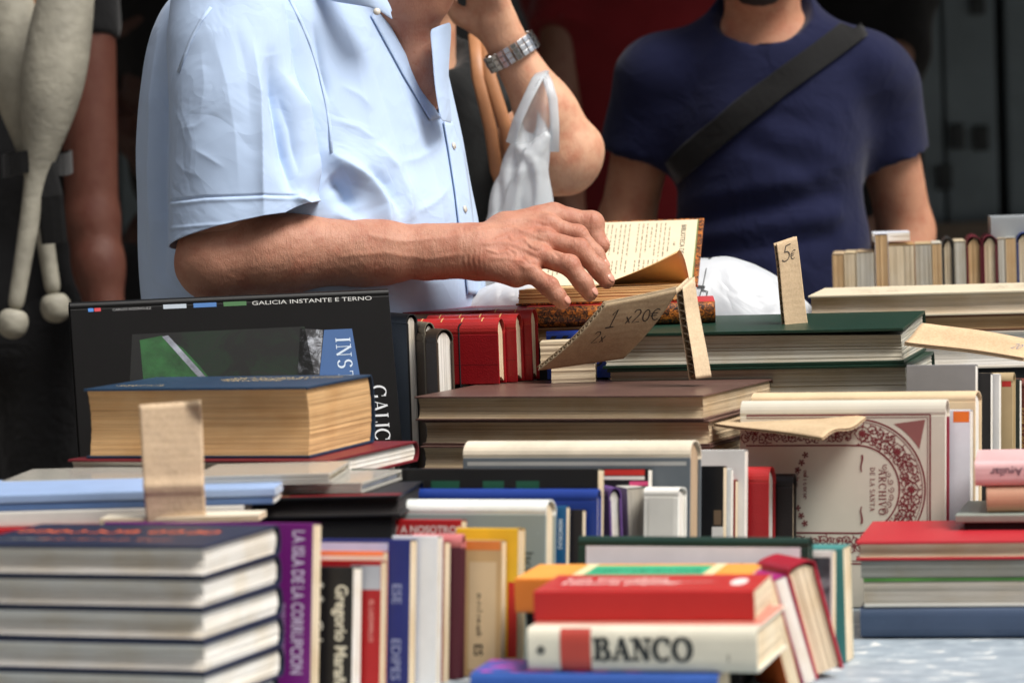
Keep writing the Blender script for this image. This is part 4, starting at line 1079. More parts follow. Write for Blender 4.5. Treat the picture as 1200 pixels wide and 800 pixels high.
# ------------------------------------------------------------------ man in the light blue shirt
def man_blue():
    C0 = Vector((-.247, 3.86, 0)); b30 = R(30)
    Fd = Vector((math.cos(b30), -math.sin(b30), 0)); Lt = Vector((math.sin(b30), math.cos(b30), 0))
    root = empty('person', Matrix.Translation((C0.x, C0.y, 0)), 'man in a light blue short-sleeved shirt leafing through an open book', 'person')
    sk = skin((180, 130, 107))
    zc = lambda py: at(365, py, 3.86).z
    # forearm and hand, fine
    H = {}
    J = dict(E=(256, 302, 3.635), W=(545, 293, 3.665),
             p=((619, 317, 3.628), (643, 336, 3.614), (653, 347, 3.612), (659, 354, 3.614)),
             r=((631, 300, 3.642), (667, 311, 3.624), (684, 332, 3.620), (691, 344, 3.620)),
             m=((639, 282, 3.660), (678, 292, 3.645), (702, 316, 3.640), (711, 329, 3.638)),
             i=((643, 265, 3.682), (677, 276, 3.678), (697, 298, 3.672), (705, 312, 3.668)),
             t=((592, 270, 3.690), (648, 254, 3.712), (691, 263, 3.716), (703, 288, 3.706)))
    g = lambda t: A3(at(*t))
    E, Wr = g(J['E']), g(J['W'])
    dirf = (Wr - E) / np.linalg.norm(Wr - E)
    P = [cone(E, E + dirf * .075, .043, .0415, .02), cone(E + dirf * .06, E + dirf * .19, .0405, .034, .02), cone(E + dirf * .17, Wr, .0345, .0275, .02),
         ell(E + dirf * .085 + np.array([0, 0, .008]), (.075, .036, .036), .02), ell(E + np.array([-.012, .004, -.01]), (.034, .034, .034), .02),
         cone(E + np.array([.0, .012, 0]), E + np.array([.015, .05, .17]), .045, .05, .02),
         cone(Wr + np.array([-.045, -.004, .004]), Wr + np.array([.012, -.004, .006]), .0245, .0235, .014), cone(Wr + np.array([-.045, -.008, -.006]), Wr + np.array([.012, -.010, -.007]), .0245, .0245, .014),
         ell(Wr + np.array([-.005, -.022, .004]), (.010, .008, .010), .010)]
    mc = {'p': (.0135, .0120), 'r': (.0140, .0122), 'm': (.0145, .0125), 'i': (.0145, .0122)}
    for k in 'prmi':
        j = [g(t) for t in J[k]]; a, b_ = mc[k]
        P.append(cone(Wr + (j[0] - Wr) * .12, j[0], a + .006, b_, .012))
    # palm flesh below the metacarpals
    mid = (g(J['p'][0]) + g(J['i'][0])) / 2
    P.append(cone(Wr + (mid - Wr) * .2 + np.array([0, 0, -.012]), mid + np.array([-.012, 0, -.013]), .021, .016, .014))
    P.append(cone(Wr + np.array([.012, -.012, -.010]), g(J['p'][0]) + np.array([-.014, .002, -.006]), .019, .0135, .012))
    rad = {'p': (.0112, .0106, .0097, .0086), 'r': (.0122, .0117, .0108, .0093), 'm': (.0125, .0120, .0110, .0094), 'i': (.0122, .0117, .0108, .0096)}
    for k in 'prmi':
        j = [g(t) for t in J[k]]
        for s_ in range(3): P.append(cone(j[s_], j[s_ + 1], rad[k][s_], rad[k][s_ + 1], .0045 if s_ else .006))
        up_ = np.array([.25, -.3, 1.]); up_ /= np.linalg.norm(up_)
        P.append(ell(j[0] + up_ * .0035, (.0115, .0105, .0100), .007)); P.append(ell(j[1] + up_ * .0022, (.0105, .0100, .0098), .005))
    t = [g(q) for q in J['t']]
    P += [cone(Wr + np.array([.018, .012, .004]), t[0], .021, .0185, .014), cone(t[0], t[1], .0205, .0165, .012), cone(t[1], t[2], .0155, .0145, .007), cone(t[2], t[3], .0142, .0112, .005),
          cone(g(J['i'][0]) + np.array([-.02, .004, -.006]), t[1] + np.array([-.02, 0, -.004]), .012, .012, .012), ell(t[2] + np.array([.003, 0, .001]), (.0145, .0142, .0142), .006)]
    V, Q = sdf_mesh(P, .00145); N = vnormals(V, Q)
    # tendons, veins and knuckle creases
    sp = [([(560, 272), (585, 268), (612, 270), (636, 281)], 3.0, .0011), ([(566, 285), (592, 284), (612, 290), (628, 299)], 2.8, .0010), ([(575, 302), (598, 303), (616, 314)], 2.8, .0008),
          ([(560, 266), (588, 258), (618, 256), (640, 262)], 2.8, .0009),
          ([(582, 280), (596, 275), (602, 283), (614, 280), (622, 288)], 1.8, .0012), ([(596, 291), (606, 296), (604, 305), (614, 307)], 1.8, .0011), ([(572, 293), (584, 297), (594, 294), (600, 300)], 1.8, .0010), ([(590, 268), (602, 266), (612, 272), (622, 269)], 1.8, .0009),
          ([(430, 275), (470, 283), (520, 279), (548, 274)], 3.2, .0008), ([(400, 300), (450, 296), (500, 303), (540, 298)], 3.2, .0007),
          ([(612, 302), (620, 309), (628, 309)], 1.6, -.0009), ([(620, 290), (628, 294), (640, 292)], 1.6, -.0007), ([(630, 272), (640, 273), (650, 270)], 1.6, -.0006), ([(626, 307), (636, 314), (642, 322)], 2.2, -.0016), ([(640, 290), (648, 294), (654, 300)], 2.0, -.0012)]
    for k, (a, b_) in (('p', (641, 336)), ('r', (666, 309)), ('m', (677, 290)), ('i', (677, 273)), ('t', (686, 256))):
        j = J[k]; q0, q1 = np.array(j[0][:2], float), np.array(j[2][:2], float) if k != 't' else np.array(j[3][:2], float)
        ax_ = (q1 - q0) / np.linalg.norm(q1 - q0); nx = np.array([-ax_[1], ax_[0]])
        for o_ in (-5.5, -2.2, 1.2, 4.6):
            c = np.array([a, b_]) + ax_ * o_
            sp.append(([tuple(c - nx * 8 + ax_ * .6), tuple(c), tuple(c + nx * 7 + ax_ * .6)], 1.15, -.0008))
        c = np.array(j[2][:2], float)
        for o_ in (-2, 1.2): sp.append(([tuple(c + ax_ * o_ - nx * 6), tuple(c + ax_ * o_ + nx * 6)], 1.1, -.0006))
    for x in range(541, 566, 3): sp.append(([(x + math.sin(x) * 1.5, 268), (x + 1.5, 285), (x - 1 + math.cos(x), 305), (x + 2, 322)], 1.1, -.00055))
    V = folds(V, N, sp); V = V + N * (sines(V, 260, 3, 24) * .00022 + sines(V, 700, 8, 30) * .0001)[:, None]
    # the rest of the body, coarser
    c0 = A3(C0); fd, lt = A3(Fd), A3(Lt); z = lambda py: np.array([0, 0, zc(py)])
    cen = lambda py, a=0, b_=0: np.array([c0[0], c0[1], zc(py)]) + fd * a + lt * b_
    Hc = A3(at(472, -108, 3.812)); fh = fd * .93 + np.array([0, 0, -.34])
    Fm = frame(tuple(fd))
    Bp = head_prims(Hc, fh, 1.06, jowl=1)
    Bp += [cone(cen(10, .02), Hc + np.array([0, 0, -.06]) + fd * .0, .066, .062, .03), ell(cen(85, .0), (.10, .15, .10), .03, Fm), ell(cen(140, .0), (.125, .165, .12), .03, Fm), ell(cen(260, .02), (.15, .165, .2), .04, Fm), ell(cen(460, 0), (.14, .165, .14), .04, Fm),
           cone(A3(at(466, 0, 3.81)), A3(at(495, 92, 3.815)), .038, .026, .02), cone(A3(at(495, 80, 3.815)), A3(at(504, 118, 3.815)), .026, .014, .02)]
    Bp.append(cone(cen(20, 0, -.15), E + np.array([.0, .012, .03]), .055, .047, .03))
    eL = cen(310, -.03, .22); wL = eL + fd * .03 + np.array([0, 0, -.26])
    Bp += [cone(cen(20, 0, .15), eL, .055, .045, .03), cone(eL, wL, .042, .029, .02)] + hand_prims(wL, (0, 0, -1), tuple(-lt), 1.0, False)
    for s_ in (-1, 1):
        hip = cen(520, 0, s_ * .09); kn = np.array([hip[0], hip[1], .50]) + fd * .01; an = np.array([hip[0], hip[1], .09])
        Bp += [cone(hip, kn, .085, .06, .03), cone(kn, an, .055, .04, .03), cone(an + np.array([0, 0, -.045]), an + fd * .15 + np.array([0, 0, -.055]), .04, .032, .02)]
    V2, Q2 = sdf_mesh(Bp, .0055)
    body = np_obj('body', np.concatenate([V, V2]), np.concatenate([Q, Q2 + len(V)]), sk, root)
    fl = np.zeros(len(V) + len(V2)); kn_ = [g(J[k][i]) for k in 'prmi' for i in (0, 1, 3)] + [t[2], t[3]]
    for kk_ in kn_: fl[:len(V)] = np.maximum(fl[:len(V)], .62 * np.exp(-(np.linalg.norm(V - kk_, axis=1) / .013) ** 2))
    fl[:len(V)] = np.maximum(fl[:len(V)], np.clip(.28 + .22 * sines(V, 150, 17, 20), 0, .5) * np.exp(-(np.linalg.norm(V - mid, axis=1) / .075) ** 2))
    body.data.attributes.new('flush', 'FLOAT', 'POINT').data.foreach_set('value', fl.astype(np.float32))
    # nails
    nm = simple('fingernail', (204, 146, 126), .28, .05)
    for k, off in (('m', (.35, -.55, .75)), ('r', (.5, -.5, .6)), ('t', (.95, -.1, .25)), ('i', (.5, -.2, .8)), ('p', (.4, -.6, .6))):
        a, b_ = g(J[k][2]), g(J[k][3]); d = (b_ - a) / np.linalg.norm(b_ - a); n_ = np.array(off); n_ -= d * (n_ @ d); n_ /= np.linalg.norm(n_)
        rr = .0098 if k == 't' else .0078
        Vn, Qn = sdf_mesh([ell(b_ + n_ * rr * 1.02 - d * .0005, (.0066, .0052 if k != 't' else .0066, .0022), .002, np.array([d, np.cross(n_, d), n_]))], .0006)
        np_obj('fingernail', Vn, Qn, nm, root)
    # hair
    Vh, Qh = sdf_mesh(hair_prims(Hc, fh, 1.06), .006); Vh = Vh + vnormals(Vh, Qh) * (sines(Vh, 160, 5) * .002)[:, None]
    np_obj('hair', Vh, Qh, simple('grey_hair', (150, 146, 140), .6, .3, 90, .6, 400), root)
    # shirt body -----------------------------------------------------
    sh = cloth('pale_blue_cotton', (178, 199, 228), .75, .42, 10, 1800, .03, .1)
    py = [-62, -48, -30, -8, 20, 60, 110, 180, 230, 262, 330, 420, 520, 640]
    af = [.066, .080, .098, .116, .132, .148, .163, .186, .200, .207, .213, .211, .203, .195]
    ab = [.072, .090, .116, .142, .160, .176, .186, .189, .190, .190, .190, .188, .186, .184]
    bb = [.072, .098, .138, .172, .192, .200, .204, .205, .205, .205, .206, .204, .2, .198]
    NZ, NU = 330, 720
    pyf = np.interp(np.linspace(0, 1, NZ), np.linspace(0, 1, len(py)), py)
    # even spacing in height
    pyf = np.linspace(-62, 640, NZ); z0, z1 = zc(-62), zc(640); zz = z0 + (z1 - z0) * (pyf + 62) / 702
    sm = lambda a: np.convolve(np.pad(np.interp(pyf, py, a), 9, mode='edge'), np.ones(19) / 19, mode='valid')
    afz, abz, bz = sm(af), sm(ab), sm(bb)
    th = np.linspace(0, 2 * math.pi, NU, endpoint=False)
    ct, st_ = np.cos(th)[None, :], np.sin(th)[None, :]
    aa = np.where(ct > 0, afz[:, None], abz[:, None]); nE = 2.25
    rr = (np.abs(ct / aa) ** nE + np.abs(st_ / bz[:, None]) ** nE) ** (-1 / nE)
    X = c0[0] + rr * (ct * fd[0] + st_ * lt[0]); Yy = c0[1] + rr * (ct * fd[1] + st_ * lt[1]); Zz = np.repeat(zz[:, None], NU, 1)
    Vs = np.stack([X, Yy, Zz], 2).reshape(-1, 3)
    ii, jj = np.meshgrid(np.arange(NZ - 1), np.arange(NU), indexing='ij')
    Qs = np.stack([ii * NU + jj, (ii + 1) * NU + jj, (ii + 1) * NU + (jj + 1) % NU, ii * NU + (jj + 1) % NU], -1).reshape(-1, 4)
    Ns = vnormals(Vs, Qs)
    if (Ns[:, :2] * (Vs - c0)[:, :2]).sum() < 0: Qs = Qs[:, ::-1]; Ns = -Ns
    Vs = Vs + Ns * (sines(Vs, 26, 11, 16, (1, 1, .55)) * .0034 + sines(Vs, 60, 12, 20, (1, 1, .7)) * .0011)[:, None]
    tf = [([(384, 178), (408, 194), (432, 212), (450, 240), (456, 300)], 11, .014, 1.3), ([(386, 206), (402, 222), (410, 246)], 12, -.018, 1.6), ([(440, 168), (462, 196), (476, 228), (482, 275)], 9, .009, 1.2), ([(428, 196), (452, 216), (466, 250)], 7, -.009, 1.5),
          ([(392, 250), (420, 262), (440, 300)], 8, .007, 1.3), ([(368, 30), (376, 80), (386, 120)], 5, -.006, 1.3), ([(402, 24), (416, 70), (428, 120), (436, 160)], 8, .0035, 1.2), ([(452, 60), (472, 116), (494, 176)], 7, .0035, 1.1), ([(432, 60), (456, 130), (486, 230)], 8, -.003, 1.2),
          ([(390, 140), (420, 150), (440, 166)], 5, .0025, 1.1), ([(400, 100), (420, 112), (436, 130)], 4, .0018, 1.1), ([(470, 190), (490, 186), (516, 170)], 5, .0022, 1.1), ([(484, 250), (505, 240), (526, 220)], 5, .0025, 1.1),
          ([(186, 40), (180, 110), (178, 200), (180, 320)], 7, .007, 1.3), ([(200, 60), (192, 130), (190, 220), (193, 320)], 6, -.009, 1.4), ([(505, 190), (515, 240), (522, 320)], 8, .004, 1.2), ([(470, 296), (500, 300), (530, 296)], 5, .005, 1.2), ([(460, 312), (490, 322), (525, 318)], 5, -.004, 1.3)]
    Vs = folds(Vs, vnormals(Vs, Qs), tf)
    # open neck
    Pc = proj_np(Vs[Qs].mean(1)); facing = ((CAn - Vs[Qs].mean(1)) * vnormals(Vs, Qs)[Qs[:, 0]]).sum(1) > -.05
    neckp = [(456, -70), (458, 20), (470, 50), (487, 88), (504, 118), (516, 138), (512, 112), (507, 88), (505, 60), (502, 36), (520, -70)]
    keep = ~(inside_poly(Pc, neckp) & facing); Qs = Qs[keep]
    shirt = np_obj('shirt', Vs, Qs, sh, root)
    md = shirt.modifiers.new('thickness', 'SOLIDIFY'); md.thickness = .0012; md.offset = -1
    bv = bvh_of(shirt)
    # button placket along the front edge
    line = [(446, 14), (464, 47), (484, 84), (502, 114), (517, 140), (524, 180), (531, 225), (535, 260), (541, 300), (546, 345)]
    lx = np.interp(np.linspace(14, 345, 60), [p[1] for p in line], [p[0] for p in line]); ly = np.linspace(14, 345, 60)
    rows = []
    for x, y in zip(lx, ly):
        if y < 140: continue
        wdt = np.interp(y, [140, 180, 345], [9, 17, 17]); rows.append([(x + wdt * q, y) for q in (0, .12, .35, .6, .85, 1)])
    strip_on('placket', bv, rows, .0022, .0016, sh, shirt)
    rows = [[(x - 13 * q, y + 5 * q) for q in (0, .15, .5, .85, 1)] for x, y in zip(lx, ly) if y < 138]
    strip_on('facing', bv, rows, .0016, .0014, sh, shirt)
    # far front edge standing open
    far_ = [at(503, 34, 3.765), at(507, 62, 3.755), at(509, 92, 3.750), at(513, 120, 3.745), at(518, 142, 3.742)]
    edge_ = [at(531, 24, 3.80), at(528, 62, 3.80), at(526, 92, 3.80), at(528, 118, 3.80), at(531, 146, 3.80)]
    Vf, Ff = [], []
    for a, b_ in zip(far_, edge_):
        for q in range(6): p = a.lerp(b_, q / 5); Vf.append(p + Vector((0, -.010 * math.sin(math.pi * q / 5), 0)))
    for i in range(4):
        for q in range(5): Ff.append((i * 6 + q, (i + 1) * 6 + q, (i + 1) * 6 + q + 1, i * 6 + q + 1))
    fe = mesh_obj('open_front_edge', Vf, Ff, sh, None, True); fe.parent = shirt; fe.matrix_parent_inverse = shirt.matrix_world.inverted()
    md = fe.modifiers.new('t', 'SOLIDIFY'); md.thickness = .002; md = fe.modifiers.new('s', 'SUBSURF'); md.levels = md.render_levels = 2
    # collar: folded band
    topl = [(300, -52, 3.99), (330, -62, 3.80), (385, -58, 3.72), (428, -40, 3.685), (450, -10, 3.695), (462, 14, 3.705)]
    botl = [(290, -15, 3.99), (322, -22, 3.78), (374, 2, 3.690), (434, 8, 3.660), (448, 14, 3.675), (463, 26, 3.700)]
    Vc, Fc_ = [], []
    for (a, b_) in zip(topl, botl):
        A_, B_ = at(*a), at(*b_)
        for q in range(5): p = A_.lerp(B_, q / 4); Vc.append(p + Vector((-.2, -.8, .3)) * (.012 * math.sin(math.pi * q / 4)))
    for i in range(5):
        for q in range(4): Fc_.append((i * 5 + q, i * 5 + q + 1, (i + 1) * 5 + q + 1, (i + 1) * 5 + q))
    co_ = mesh_obj('collar', Vc, Fc_, sh, None, True); co_.parent = shirt; co_.matrix_parent_inverse = shirt.matrix_world.inverted()
    md = co_.modifiers.new('t', 'SOLIDIFY'); md.thickness = .0028; md = co_.modifiers.new('s', 'SUBSURF'); md.levels = md.render_levels = 2
    bmt = simple('shirt_button', (214, 208, 196), .3, .05)
    for x, y in ((541, 246), (528, 172), (546, 318), (441, 17)):
        p, n_ = hit(bv, x, y)
        if p is None: continue
        if (x, y) == (441, 17): p = at(441, 15, 3.645); n_ = Vector((.2, -.95, .2))
        M = Matrix.Translation(p + n_ * .005) @ n_.to_track_quat('Z', 'Y').to_matrix().to_4x4()
        bm = bmesh.new(); bmesh.ops.create_cone(bm, cap_ends=True, segments=16, radius1=.0044, radius2=.0040, depth=.0016, matrix=M); o = bm_obj('button', bm, bmt, None, True); o.parent = shirt; o.matrix_parent_inverse = shirt.matrix_world.inverted()
    # sleeve ---------------------------------------------------------
    path = [(268, -40, 3.735, .052, .045), (266, -12, 3.705, .066, .060), (268, 40, 3.688, .0715, .066), (272, 100, 3.672, .0735, .068), (281, 164, 3.660, .080, .069), (288, 224, 3.650, .0875, .069), (287, 270, 3.642, .0875, .068)]
    NS, NP = 230, 400
    tt = np.linspace(0, 1, NS); kk = np.linspace(0, 1, len(path))
    cp = np.array([A3(at(*p[:3])) for p in path]); cpi = np.stack([np.interp(tt, kk, cp[:, i]) for i in range(3)], 1)
    for i in range(3): cpi[:, i] = np.convolve(np.pad(cpi[:, i], 10, mode='reflect', reflect_type='odd'), np.ones(21) / 21, mode='valid')
    rx = np.convolve(np.pad(np.interp(tt, kk, [p[3] for p in path]), 8, mode='edge'), np.ones(17) / 17, mode='valid'); ry = np.interp(tt, kk, [p[4] for p in path])
    phs = np.linspace(0, 2 * math.pi, NP, endpoint=False)
    Vv = np.zeros((NS, NP, 3))
    for i in range(NS):
        Vv[i, :, 0] = cpi[i, 0] + rx[i] * np.cos(phs); Vv[i, :, 1] = cpi[i, 1] + ry[i] * np.sin(phs)
        slope = -.10 * np.cos(phs) * tt[i] ** 2 * -.07
        Vv[i, :, 2] = cpi[i, 2] + tt[i] ** 2 * (np.cos(phs) * .016 + np.where(np.cos(phs) > .6, (np.cos(phs) - .6) * .035, 0)) - .013 * np.sin(phs) * tt[i] ** 3
    Vv = Vv.reshape(-1, 3)
    ii, jj = np.meshgrid(np.arange(NS - 1), np.arange(NP), indexing='ij')
    Qv = np.stack([ii * NP + jj, (ii + 1) * NP + jj, (ii + 1) * NP + (jj + 1) % NP, ii * NP + (jj + 1) % NP], -1).reshape(-1, 4)
    Nv = vnormals(Vv, Qv); cc = np.repeat(cpi, NP, 0)
    if ((Vv - cc) * Nv).sum() < 0: Qv = Qv[:, ::-1]; Nv = -Nv
    damp = np.repeat(np.clip(tt * 3, 0, 1), NP)
    Vv = Vv + Nv * ((sines(Vv, 30, 21, 16, (1, 1, .6)) * .0022 + sines(Vv, 80, 22, 20, (1, 1, .8)) * .0004) * damp)[:, None]
    sf = [([(296, 50), (305, 110), (307, 180), (309, 262)], 8, .0075, 1.1), ([(318, 64), (328, 130), (337, 190), (343, 226)], 10, -.020, 1.5), ([(336, 90), (358, 140), (374, 180), (382, 222)], 9, .014, 1.3), ([(345, 228), (360, 238), (378, 234)], 6, .008, 1.2), ([(330, 100), (344, 150), (352, 200)], 5, -.006, 1.4),
          ([(210, 120), (226, 164), (222, 214)], 8, .0013, 1.1), ([(206, 130), (214, 146), (218, 170)], 4, .0012, 1.05), ([(226, 174), (246, 186), (262, 196)], 4, .0012, 1.05), ([(212, 152), (230, 148), (246, 136)], 5, .0009, 1.05), ([(248, 34), (266, 100), (276, 160), (280, 220)], 12, .0022, 1.1), ([(276, 30), (290, 90), (294, 150)], 9, -.0018, 1.5), ([(204, 186), (216, 200), (232, 206)], 4, .0009, 1.05), ([(236, 60), (240, 100), (234, 140)], 8, .0012, 1.1),
          ([(196, 236), (240, 231), (300, 229), (348, 229)], 1.3, -.0016), ([(196, 240), (240, 235), (300, 233), (348, 233)], 2.2, .0010), ([(196, 268), (240, 264), (300, 261), (348, 258)], 2.0, .0008)]
    Vv = folds(Vv, vnormals(Vv, Qv), sf)
    sl_ = np_obj('sleeve', Vv, Qv, sh, shirt)
    md = sl_.modifiers.new('thickness', 'SOLIDIFY'); md.thickness = .0016; md.offset = -1
    # armhole seam
    bs_ = bvh_of(sl_)
    seam = [(338, 0), (350, 24), (362, 52), (372, 84), (380, 118), (385, 150), (387, 180)]
    rows = [[(x + 3.2 * q, y - 1.2 * q) for q in (0, .5, 1)] for x, y in seam]
    try: strip_on('seam', bv, rows, .0004, .0008, sh, shirt)
    except Exception: pass
    seam = [(246, 8), (234, 24), (224, 42), (216, 62), (208, 84)]
    try: strip_on('seam', bs_, [[(x + 3 * q, y + 2 * q) for q in (0, .5, 1)] for x, y in seam], .0002, .0007, sh, shirt)
    except Exception: pass
    # trousers
    Tp = []
    for s_ in (-1, 1):
        hip = cen(520, 0, s_ * .09); Tp += [cone(hip, np.array([hip[0], hip[1], .5]), .105, .082, .03), cone(np.array([hip[0], hip[1], .5]), np.array([hip[0], hip[1], .1]), .082, .07, .03)]
    Tp.append(ell(cen(520), (.165, .185, .11), .03, Fm)); Vt, Qt = sdf_mesh(Tp, .012)
    np_obj('trousers', Vt, Qt, cloth('grey_trousers', (70, 68, 66)), root)
    return root, shirt
MAN, SHIRT = man_blue()
# ------------------------------------------------------------------ the open book under the hand
def open_book():
    zM = (MB[0].M @ Vector((0, 0, MB[0].T))).z + .0008
    P = at(801, 350, 3.682); P.z = zM
    M = Matrix.Translation(P) @ Matrix.Rotation(R(-9), 4, 'Z')
    r = empty('open_book', M, 'old open book with marbled boards and a printed page raised, under the hand', 'book')
    mar = cover((120, 70, 30), .4, 'marble'); L, D, T = .200, .132, .0185
    bm = bmesh.new(); bx(bm, -L, 0, 0, D, 0, .0026, .0006); bm_obj('back_cover', bm, mar, r)
    # page block, sloping down to the hinge
    V, Fc = [], []; n = 14; rn = random.Random(3)
    for i in range(n + 1):
        s = i / n; t = .0028 + (T - .0028) * s; j = rn.uniform(-.0005, .0005)
        for (x, y, z) in ((-L + .003 + j, .003 + .004 * s + j, t), (-L + .003 + j, D - .002, t * .85), (-.003 + j, D - .002, t * .85), (-.003 + j, .003 + .004 * s + j, t)): V.append((x, y, z))
    for i in range(n):
        for k in range(4): a, c = i * 4 + k, i * 4 + (k + 1) % 4; Fc.append((a, c, c + 4, a + 4))
    Fc += [(3, 2, 1, 0), (n * 4, n * 4 + 1, n * 4 + 2, n * 4 + 3)]
    mesh_obj('page_block', V, Fc, pages((206, 162, 106), .55), r)
    # spine strip
    pts = [(D - .001, .0004), (D + .004, .004), (D + .006, .0085), (D + .005, .0135)]
    V = [(x, y, z) for x in (-L, 0) for (y, z) in pts]; mesh_obj('spine', V, [(i, i + 1, i + 5, i + 4) for i in range(3)], mar, r, True).modifiers.new('t', 'SOLIDIFY').thickness = .0012
    th = R(36); c, s_ = math.cos(th), math.sin(th); hy, hz = D + .004, .0135
    # raised board: local a to the left, b up the board
    lid = empty('x', Matrix(), None)
    bpy.data.objects.remove(lid)
    Ml = Matrix(((1, 0, 0, 0), (0, c, -s_, hy), (0, s_, c, hz), (0, 0, 0, 1)))     # x = right, y = up the board, z = page side
    bm = bmesh.new(); bx(bm, -L, .004, 0, D + .003, -.0040, 0, .0008); bm.transform(Ml); fc = bm_obj('front_cover', bm, mar, r)
    cream = simple('old_page', (222, 206, 174), .8, .06, 18)
    bm = bmesh.new(); bx(bm, -L + .004, -.0035, .002, D - .004, .0003, .0032, .0003); bm.transform(Ml); pg = bm_obj('raised_leaves', bm, cream, r)
    bm = bmesh.new(); bx(bm, -.0034, -.0022, .001, D - .003, .0004, .003); bm.transform(Ml); bm_obj('green_edge', bm, ink((120, 136, 84)), r)
    bi = ink((58, 46, 36))
    def line(polys, a, b0, m=bi, parent=pg):
        V = []
        for (x, y), l in zip(polys[0], polys[2] if len(polys) > 2 else [0] * len(polys[0])): V.append(Ml @ Vector((-a + y, D - b0 - x, .0034 + l * 1e-7)))
        mesh_obj('lettering', V, polys[1], m, parent)
    line(text_polys('BIBLIOTECA DE EL', .0085, .005), .0225, .014)
    line(scrawl(1, .004, 2), .031, .05)
    for i in range(27):
        if i in (8, 17): continue
        line(scrawl(7 if i % 4 else 5, .0023, 50 + i, 1.0), .038 + i * .0056, .010 + (i % 4 == 0) * .008)
        line(scrawl(3, .0023, 90 + i, .8), .038 + i * .0056, .084)
    # a turning leaf curling up
    V, Fc = [], []; nu, nv = 26, 16
    for i in range(nu + 1):
        a = i / nu
        for j in range(nv + 1):
            b = j / nv
            x = -.005 - .19 * (1 - a); lift = (.034 * max(0, a - .42) ** 1.25 / .5 ** 1.25) * math.sin(b * math.pi * .62) ** .9
            y = D - .004 - b * (D - .012) * (1 - .18 * max(0, a - .4)); z = T * .86 + .0006 + lift + .0016 * b
            x -= .02 * max(0, a - .85) * b * 6 * lift / .034 * .15
            V.append((x, y, z))
    for i in range(nu):
        for j in range(nv): q = i * (nv + 1) + j; Fc.append((q, q + nv + 1, q + nv + 2, q + 1))
    o = mesh_obj('turning_leaf', V, Fc, simple('leaf_paper', (212, 170, 112), .8, .08, 20), r, True)
    o.modifiers.new('t', 'SOLIDIFY').thickness = .0003
    return r
open_book()

# ------------------------------------------------------------------ corrugated cardboard tags
def kraft(rgb):
    key = ('kraft', tuple(rgb))
    if key in MATS: return MATS[key]
    m, nt, b = nodes_of('kraft_liner'); c = lin(rgb); tc = _n(nt, 'ShaderNodeTexCoord')
    n1 = _n(nt, 'ShaderNodeTexNoise', Scale=16.0, Detail=7.0, Roughness=.65); nt.links.new(tc.outputs['Object'], n1.inputs['Vector'])
    rp = ramp(nt, [(.3, tuple(v * .80 for v in c)), (.55, c), (.75, tuple(min(1, v * 1.12) for v in c))]); nt.links.new(n1.outputs['Fac'], rp.inputs[0])
    n2 = _n(nt, 'ShaderNodeTexNoise', Scale=420.0, Detail=3.0); nt.links.new(tc.outputs['Object'], n2.inputs['Vector']); r2 = ramp(nt, [(.35, (.86, .84, .8)), (.6, (1, 1, 1))]); nt.links.new(n2.outputs['Fac'], r2.inputs[0])
    mx = _n(nt, 'ShaderNodeMixRGB', blend_type='MULTIPLY'); mx.inputs[0].default_value = .8; nt.links.new(rp.outputs[0], mx.inputs[1]); nt.links.new(r2.outputs[0], mx.inputs[2]); nt.links.new(mx.outputs[0], b.inputs['Base Color']); b.inputs['Roughness'].default_value = .88
    wv = _n(nt, 'ShaderNodeTexWave', Scale=44.0, Distortion=1.5, bands_direction='Z'); nt.links.new(tc.outputs['Object'], wv.inputs['Vector'])
    n3 = _n(nt, 'ShaderNodeTexNoise', Scale=24.0, Detail=4.0, Distortion=1.0); nt.links.new(tc.outputs['Object'], n3.inputs['Vector'])
    b1 = _n(nt, 'ShaderNodeBump', Strength=.07, Distance=.0012); nt.links.new(wv.outputs['Fac'], b1.inputs['Height'])
    b2 = _n(nt, 'ShaderNodeBump', Strength=.5, Distance=.003); nt.links.new(n3.outputs['Fac'], b2.inputs['Height']); nt.links.new(b1.outputs[0], b2.inputs['Normal']); nt.links.new(b2.outputs[0], b.inputs['Normal'])
    MATS[key] = m
    return m

